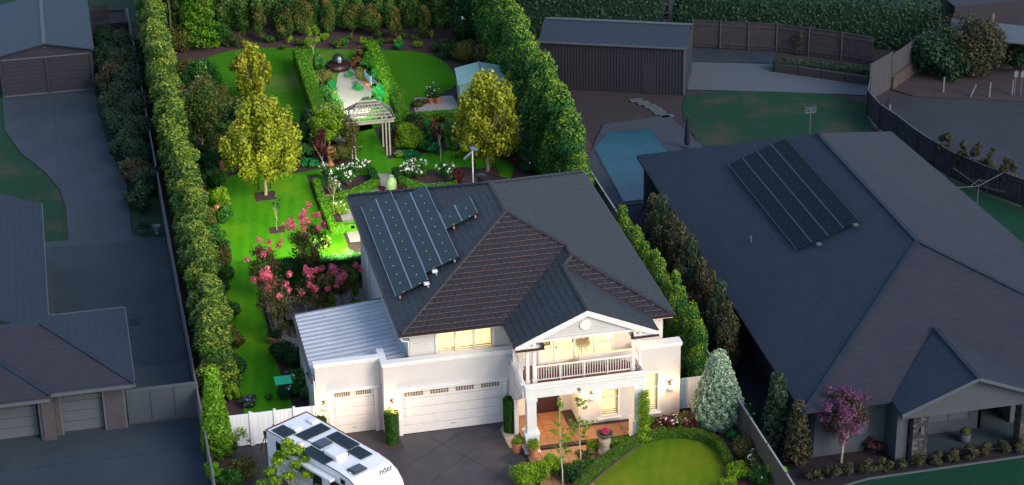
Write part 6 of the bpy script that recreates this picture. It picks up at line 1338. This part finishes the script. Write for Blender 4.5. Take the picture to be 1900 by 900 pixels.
for px, py, r, h, m_, lab in ((655, 555, .35, 2.4, L_CYP, 'narrow feathery bamboo like shrub against the house wall'), (610, 585, .5, 1.2, L_CYP, 'small lime cypress in the courtyard behind the zinc roof'), (660, 572, .5, .5, L_LIME, 'low yellow green clump below the lit wall'), (560, 545, .8, .7, L_DARK, 'dark spreading shrub in the courtyard middle'), (600, 540, .7, .9, L_GREEN, 'green shrub in the courtyard beside the tall myrtle'), (650, 520, .5, 1.0, L_GREEN, 'green shrub beside the pale pot'), (545, 600, .6, .5, L_DARK, 'dark low shrub by the outdoor table'), (520, 668, .8, .9, L_DARK, 'dark shrub behind the green bin lid'), (548, 680, .7, 1.0, L_DARK, 'dark shrub against the annexe wall above the bin'), (535, 735, .7, 1.0, L_GREEN, 'flowering green shrub behind the white gate'), (560, 725, .6, 1.2, L_GREEN, 'leafy shrub against the annexe wall corner'), (545, 715, .5, .9, L_DARK, 'blue flowered shrub just below the bin lid'), (500, 742, .2, .3, L_GREEN, 'small tuft on the worn track by the gate'), (572, 745, .35, .8, L_GREEN, 'small shrub in the corner of fence and annexe')):
    shrub(P(px, py), r, h, m_, lab, size=.07, flowers=(L_PURP if 'blue flowered' in lab else (L_WHITE if 'flowering' in lab else None)), nf=30)
t = thing('wheelie_bin', 'dark wheeled bin with a bright green lid beside the narrow lawn', 'bin', (-4.95, 5.0, 0)); MB().box(-.25, .25, -.3, .3, .1, .96).build('bin_body', mat('dark_green_plastic', C4(.01, .03, .02), .5), t, bevel=.02); MB().box(-.42, .42, -.42, .42, .961, 1.02).build('lid', mat('emerald_plastic', C4(.01, .62, .26), .4), t, bevel=.025)
for s in (-.2, .2): MB().tube([(s - .03, .3, .1), (s + .03, .3, .1)], .1, 14).build('wheel', BLACK, t)
t = thing('outdoor_table', 'dark timber outdoor table partly under the pink crape myrtles', 'table', P(548, 600)); DT = mat('dark_garden_timber', C4(.05, .035, .03), .7, C4(.09, .065, .055), 5)
for k in range(7): MB().box(-.55, .55, -.9 + k * .26, -.66 + k * .26, .70, .74).build('plank', DT, t)
for x in (-.45, .45):
    for y in (-.75, .75): MB().box(x - .04, x + .04, y - .04, y + .04, 0, .70).build('leg', DT, t)
for i, (dx, dy) in enumerate(((-1.0, .4), (-1.0, -.5), (1.0, 0), (-.2, -1.4))):
    q = P(548, 600) + Vector((dx, dy, 0)); t = thing('garden_chair', ('dark chair at the far left of the outdoor table', 'dark chair at the near left of the outdoor table', 'dark chair on the house side of the outdoor table', 'dark chair at the near end of the outdoor table')[i], 'chair', q, i * 1.3)
    MB().box(-.24, .24, -.24, .24, .42, .46).build('seat', DT, t); MB().box(-.24, .24, .2, .24, .48, .9).build('backrest', DT, t)
    for a in (-.2, .2):
        for b in (-.2, .2): MB().box(a - .02, a + .02, b - .02, b + .02, 0, .42).build('leg', DT, t)
ed = thing('garden_edging', 'grey timber edging between the narrow lawn and the courtyard', 'edging', (-4.75, 8.9, 0)); 
for k in range(6): MB().box(0, .08, k * 1.25, k * 1.25 + 1.22, 0, .3).build('plank', GREYF, ed)
hedge([(-4.35, 9.4), (-4.35, 9.6)], .5, .5, L_BOXD, 'small clipped block at the near end of the courtyard edging')
# ---- front garden
def clipcyl(q, r, h, lab, m=L_BOXD, tap=.9, orange=False):
    t = thing('clipped_column', lab, 'topiary', q); rg = np.random.default_rng(nxt()); n = int(2 * 3.14 * r * h * 700 + 300)
    a = rg.uniform(0, 6.28, n); z = rg.random(n) * h; rad = r * (tap + (1 - tap) * z / h) * (1 + .04 * rg.normal(size=n)); topn = int(n * .2); z[:topn] = h + .02 * rg.normal(size=topn); rad[:topn] *= np.sqrt(rg.random(topn))
    c = np.stack([rad * np.cos(a), rad * np.sin(a), z], 1); nn = np.stack([np.cos(a), np.sin(a), np.full(n, .2)], 1); nn[:topn] = [0, 0, 1]; nn = nn + .4 * rg.normal(size=(n, 3)); nn /= np.linalg.norm(nn, axis=1, keepdims=True)
    link('foliage', leafmesh('foliage', c, nn, .05, .1 + .5 * rg.random(n), m, rg, 2.2), t); MB().lathe([(r * tap * .93, .02), (r * .93, h - .04)], 16).build('core', m, t); MB().tube([(0, 0, -.02), (0, 0, .1)], .04, 6).build('trunk', BARKD, t); return t
L_COL = leaf('column_leaves', C4(.012, .055, .006), C4(.028, .10, .008), C4(.08, .19, .012))
clipcyl(P(728, 822), .33, 1.65, 'clipped green column between the two garage doors under the lantern', L_COL)
clipcyl(P(946, 800), .30, 1.75, 'clipped green column at the right end of the double garage door', L_COL)
clipcyl(P(596, 838), .33, 1.75, 'clipped green column left of the single garage door behind the caravan', L_COL)
for px, py, s in ((730, 826, .42), (596, 840, .42)): q = P(px, py); MB().box(-s, s, -s * .8, s, .005, .03).build('mulch_patch', SOIL, None, q)['kind'] = 'structure'
sheet('porch_side_bed', [(5.0, -.05), (5.24, -.05), (5.24, -2.5), (4.75, -2.4), (4.7, -.6)], .02, GRAVEL)
# blue conifer
cl = [];
for k in range(150):
    f = (k + .5) / 150; a = k * 2.4; rad = 1.28 * (math.sin(min(1, f * 2.2 + .38) * 1.57)) * (1 - max(0, f - .3) * 1.18); rad = max(.1, rad); cl.append((rad * .86 * math.cos(a), rad * .86 * math.sin(a), .15 + f * 3.7, .19, .19, .30))
t = thing('blue_conifer', 'dense silver blue conifer before the white fence at the right of the house', 'conifer', P(1330, 790)); link('crown', crown('crown', cl, 21000, .06, L_BLUE, 771, shell=.6, up=.6, tip=.6, aspect=2.6), t); MB().lathe([(.9, .2), (1.0, 1.0), (.72, 2.1), (.35, 3.2), (.05, 3.8)], 14).build('inner_foliage', L_BLUE, t); MB().tube([(0, 0, -.05), (0, 0, 3.4)], [.12, .03], 8).build('trunk', BARKD, t)
# bright cypress at bottom left
cl = []
for k in range(80):
    f = (k + .5) / 80; a = k * 2.4; rad = .95 * (1 - f * .80) * (math.sin(min(1, f * 3 + .5) * 1.57)); cl.append((rad * .7 * math.cos(a), rad * .7 * math.sin(a), .2 + f * 4.0, .2, .2, .55))
t = thing('cypress', 'bright green feathery cypress at the left end of the white fence', 'conifer', P(405, 842)); link('crown', crown('crown', cl, 17000, .07, L_CYP, 772, shell=.7, up=.1, tip=.6, aspect=3.2), t); MB().lathe([(.5, .2), (.6, .8), (.4, 2.2), (.1, 3.8)], 12).build('inner_foliage', L_CYP, t); MB().tube([(0, 0, -.05), (0, 0, 3.0)], [.1, .03], 8).build('trunk', BARKD, t)
for px, py, r, h, m_, lab, fl, nf in ((448, 822, .6, 1.1, L_CYP, 'green fluffy shrub in front of the white fence beside the cypress', None, 0), (425, 838, .5, .8, L_DARK, 'dark shrub at the foot of the bright cypress', None, 0), (398, 892, .45, 1.0, L_BOXL, 'bright glossy clipped bush in the bottom left corner', None, 0), (450, 885, .75, 1.0, L_OLIVE, 'grey green twiggy bush beside the caravan', None, 0), (430, 905, .6, 1.0, L_GREEN, 'green bush in the bottom left garden bed', None, 0),
      (1240, 800, .5, .8, L_MAROON, 'dark leaved bush with small blooms under the tall window', L_WHITE, 14), (1262, 795, .55, .8, L_OLIVE, 'bronze bush with pale blooms right of the maroon one', L_WHITE, 12), (1282, 800, .5, .7, L_MAROON, 'maroon bush at the foot of the white fence', L_WHITE, 10), (1215, 796, .4, .5, L_RED, 'low orange green clump beside the right column', None, 0), (1205, 792, .45, .6, L_GREEN, 'green clump at the foot of the vine column', None, 0), (1360, 815, .35, .5, L_EMER, 'small dark green tuft below the blue conifer', None, 0), (1382, 790, .6, 1.1, L_DARK, 'dark shrub with white roses right of the blue conifer', L_WHITE, 22), (1378, 845, .75, 1.0, L_OLIVE, 'large bronze shrub at the right of the front lawn', None, 0), (1398, 868, .6, .8, L_OLIVE, 'bronze shrub with pale flowers lower right', L_WHITE, 30), (1372, 885, .6, .7, L_LIME, 'lime green bush at the right edge of the front lawn', None, 0), (1410, 895, .6, .8, L_GREEN, 'green bush at the bottom right of the front garden', L_WHITE, 10), (1437, 893, .55, .9, L_BOXL, 'bright clipped green ball in the bottom right corner of the lot', None, 0), (1352, 905, .5, .6, L_LIME, 'lime clump at the lower right lawn edge', None, 0),
      (1060, 890, .65, .9, L_DARK, 'glossy dark green bush in front of the entry path', None, 0), (1075, 870, .4, .5, L_GREEN, 'green shrub beside the entry path', None, 0), (1088, 850, .45, .5, L_OLIVE, 'olive shrub at the right edge of the entry path', None, 0), (1100, 868, .45, .45, L_GREEN, 'low green shrub at the foot of the stone planter', None, 0), (1098, 832, .35, .5, L_LIME, 'lime shrub left of the stone planter', None, 0), (1000, 893, .6, 1.1, L_LIME, 'light green airy shrub at the bottom by the driveway', None, 0), (975, 905, .7, 1.2, L_LIME, 'lime green bush at the bottom edge beside the driveway', None, 0), (1025, 880, .5, 1.0, L_LIME, 'light green sprawling shrub between the birches', None, 0)):
    shrub(P(px, py), r, h, m_, lab, flowers=fl, nf=nf or 1, size=.06)
# young maple in front of the caravan
cl = []
for k in range(22): a = k * 2.4; d = .25 + .055 * k; cl.append((d * math.cos(a), d * math.sin(a), 3.2 - .085 * k + .2 * math.sin(k), .30, .30, .16))
tree(P(545, 945), 3.3, 1.2, 1.2, L_LIME, 'lime green young tree spreading in front of the caravan', n=5200, size=.10, clz=cl, tr=.05, limbs=7, shell=.8, tip=.4)
# birches
def birch(q, h, lab, lean=0):
    t = thing('birch', lab, 'tree', q); rr = random.Random(nxt()); pts = [(lean * .035 * k + .03 * math.sin(k * 1.7), .05 * math.sin(k), h * k / 6) for k in range(7)]
    MB().tube(pts, [.034, .03, .026, .021, .016, .011, .005], 8).build('trunk', BIRCH, t); m = MB(); cs = []
    for k in range(26):
        f = rr.uniform(.25, .97); a = rr.uniform(0, 6.28); p = Vector(pts[min(6, int(f * 6))]); p.z = h * f; L = rr.uniform(.35, .95) * (1.15 - f); e = p + Vector((math.cos(a) * L, math.sin(a) * L, L * .5)); m.tube([p, (p + e) / 2 + Vector((0, 0, .05)), e], [.012, .008, .004], 4)
        for u in (.6, .85, 1.05): c = p + (e - p) * u; cs.append((c.x, c.y, c.z, .10, .10, .10))
    m.build('branches', BARK, t, kind='stuff'); link('crown', crown('crown', cs, 1000, .06, L_LIME, nxt(), shell=.9), t)
birch(P(1044, 900), 4.6, 'thin birch with a white trunk left before the porch', -.9); birch(P(1077, 868), 4.2, 'thin birch with a pale trunk right of the first before the porch', -.2)
# vine on the right column and climbing at lantern
cs = [(.12 * math.sin(k * 2.1), -.12 + .1 * math.cos(k * 1.7), .15 + k * .13, .30 - .004 * k, .28, .2) for k in range(20)]
t = thing('climber', 'leafy vine climbing the right porch column', 'climber', (10.98, -3.35, 0)); link('foliage', crown('foliage', cs, 3600, .06, L_LIME, 801, shell=.8, tip=.3), t); MB().tube([(0, 0, 0), (.05, .05, 1.2), (0, .1, 2.5)], [.03, .02, .01], 6).build('stems', BARKD, t)
# carved stone planter with flowers
t = thing('stone_planter', 'carved sandstone pedestal planter with pink flowers before the porch', 'planter', P(1122, 840)); MB().lathe([(.34, 0), (.32, .1), (.24, .2), (.2, .35), (.27, .55), (.28, .72), (.18, .82)], 16).build('pedestal', STONE, t); MB().lathe([(.15, .83), (.36, .95), (.42, 1.08), (.38, 1.1), (.3, 1.02), (.02, 1.0)], 24).build('bowl', mat('dark_stone_bowl', C4(.10, .085, .075), .8), t)
cs = [(0, 0, 1.1, .3, .3, .12)]; link('plant', crown('plant', cs, 500, .05, L_GREEN, 811, shell=.8), t); rg = np.random.default_rng(3); c, nn, tt = clump_pts([(0, -.02, 1.2, .24, .24, .1)], 260, rg, .5, .8); L_MAG = leaf('magenta_petals', C4(.45, .01, .10), C4(.65, .03, .20), C4(.75, .3, .4)); o = link('blossom', leafmesh('blossom', c, nn, .06, tt, L_MAG, rg, 1.2), t); o['kind'] = 'stuff'
# curved low hedge round the front lawn, box strip before porch
ah = [P(x, y, .3) for x, y in ((1070, 905), (1095, 875), (1130, 848), (1160, 826), (1190, 811), (1225, 801), (1262, 799), (1295, 803), (1322, 813), (1340, 830), (1350, 850))]
hedge(ah, .42, .42, leaf('lawn_edge_box', C4(.030, .085, .008), C4(.07, .15, .010), C4(.16, .25, .018)), 'curved low clipped hedge round the front lawn', 420, .055)
hedge([P(1135, 822, .25), P(1185, 815, .25)], .4, .4, MATS['lawn_edge_box'], 'short clipped hedge strip between the stone planter and the vine column', 420, .055)
ek = MB(); ep = [P(x, y) for x, y in ((1088, 906), (1112, 884), (1150, 853), (1178, 833), (1205, 819), (1240, 810), (1275, 811), (1305, 817), (1328, 831), (1340, 850), (1342, 905))]
for a, b in zip(ep[:-1], ep[1:]): ek.beam(a + Vector((0, 0, .03)), b + Vector((0, 0, .03)), .07, .1)
ek.build('lawn_kerb', mat('kerb_timber', C4(.08, .055, .045), .9))['kind'] = 'structure'
# ---- neighbour planting, left lot
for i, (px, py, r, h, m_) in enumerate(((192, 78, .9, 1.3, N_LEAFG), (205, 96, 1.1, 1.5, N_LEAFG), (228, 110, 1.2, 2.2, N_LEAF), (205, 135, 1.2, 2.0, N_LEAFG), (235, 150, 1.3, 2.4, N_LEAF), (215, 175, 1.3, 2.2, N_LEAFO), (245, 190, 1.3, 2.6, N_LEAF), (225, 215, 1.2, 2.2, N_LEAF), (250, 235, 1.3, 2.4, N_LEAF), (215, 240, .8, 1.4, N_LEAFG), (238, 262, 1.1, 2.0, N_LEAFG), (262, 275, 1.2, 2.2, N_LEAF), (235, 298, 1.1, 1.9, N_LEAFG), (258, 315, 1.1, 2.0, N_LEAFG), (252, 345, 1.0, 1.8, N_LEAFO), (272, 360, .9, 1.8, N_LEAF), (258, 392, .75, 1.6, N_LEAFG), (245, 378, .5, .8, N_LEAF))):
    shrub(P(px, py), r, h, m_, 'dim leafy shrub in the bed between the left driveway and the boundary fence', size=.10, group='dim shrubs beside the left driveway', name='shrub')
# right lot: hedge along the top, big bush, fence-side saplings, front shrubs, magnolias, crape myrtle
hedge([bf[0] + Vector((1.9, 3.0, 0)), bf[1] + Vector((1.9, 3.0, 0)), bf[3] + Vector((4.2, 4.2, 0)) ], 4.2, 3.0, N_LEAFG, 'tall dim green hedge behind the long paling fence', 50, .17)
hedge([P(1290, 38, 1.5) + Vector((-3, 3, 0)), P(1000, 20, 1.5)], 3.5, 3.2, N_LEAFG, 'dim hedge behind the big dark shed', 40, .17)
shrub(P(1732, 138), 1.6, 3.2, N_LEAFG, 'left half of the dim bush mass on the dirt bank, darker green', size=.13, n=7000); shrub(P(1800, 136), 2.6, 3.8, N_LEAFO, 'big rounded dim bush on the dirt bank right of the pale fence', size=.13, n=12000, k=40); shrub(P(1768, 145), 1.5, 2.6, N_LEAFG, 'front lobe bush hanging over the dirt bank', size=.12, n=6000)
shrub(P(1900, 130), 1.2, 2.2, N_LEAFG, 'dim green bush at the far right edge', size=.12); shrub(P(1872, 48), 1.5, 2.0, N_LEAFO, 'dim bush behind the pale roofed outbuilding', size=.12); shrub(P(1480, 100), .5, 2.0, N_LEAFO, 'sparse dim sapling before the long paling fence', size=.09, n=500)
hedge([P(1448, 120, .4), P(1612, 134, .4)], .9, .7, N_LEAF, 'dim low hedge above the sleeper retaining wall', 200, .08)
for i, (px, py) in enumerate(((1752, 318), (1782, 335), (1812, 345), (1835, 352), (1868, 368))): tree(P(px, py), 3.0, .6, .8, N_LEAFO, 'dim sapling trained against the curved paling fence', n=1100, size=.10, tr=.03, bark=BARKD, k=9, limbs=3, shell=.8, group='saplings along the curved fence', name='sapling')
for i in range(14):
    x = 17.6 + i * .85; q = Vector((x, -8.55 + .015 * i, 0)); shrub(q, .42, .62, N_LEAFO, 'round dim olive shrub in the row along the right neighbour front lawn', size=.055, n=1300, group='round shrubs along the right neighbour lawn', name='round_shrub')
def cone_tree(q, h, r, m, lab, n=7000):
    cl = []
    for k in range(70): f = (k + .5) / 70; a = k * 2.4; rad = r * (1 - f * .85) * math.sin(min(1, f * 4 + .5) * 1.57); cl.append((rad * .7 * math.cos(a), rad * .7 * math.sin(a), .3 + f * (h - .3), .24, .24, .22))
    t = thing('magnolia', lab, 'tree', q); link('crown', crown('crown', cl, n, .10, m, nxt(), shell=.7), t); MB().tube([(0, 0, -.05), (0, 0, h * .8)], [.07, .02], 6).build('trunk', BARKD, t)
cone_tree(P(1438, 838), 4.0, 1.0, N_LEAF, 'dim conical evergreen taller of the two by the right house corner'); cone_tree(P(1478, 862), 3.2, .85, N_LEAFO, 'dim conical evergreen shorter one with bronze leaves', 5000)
shrub(P(1600, 828), .45, .7, N_LEAFG, 'dim green shrub behind the pink flowering tree', size=.07); shrub(P(1622, 838), .5, .7, leaf('dimmed_red_leaves', C4(.045, .018, .018), C4(.075, .026, .024), C4(.10, .045, .035)), 'dim reddish shrub beside the right house corner', size=.07)  # reddish leaves darkened along with the rest of the right lot
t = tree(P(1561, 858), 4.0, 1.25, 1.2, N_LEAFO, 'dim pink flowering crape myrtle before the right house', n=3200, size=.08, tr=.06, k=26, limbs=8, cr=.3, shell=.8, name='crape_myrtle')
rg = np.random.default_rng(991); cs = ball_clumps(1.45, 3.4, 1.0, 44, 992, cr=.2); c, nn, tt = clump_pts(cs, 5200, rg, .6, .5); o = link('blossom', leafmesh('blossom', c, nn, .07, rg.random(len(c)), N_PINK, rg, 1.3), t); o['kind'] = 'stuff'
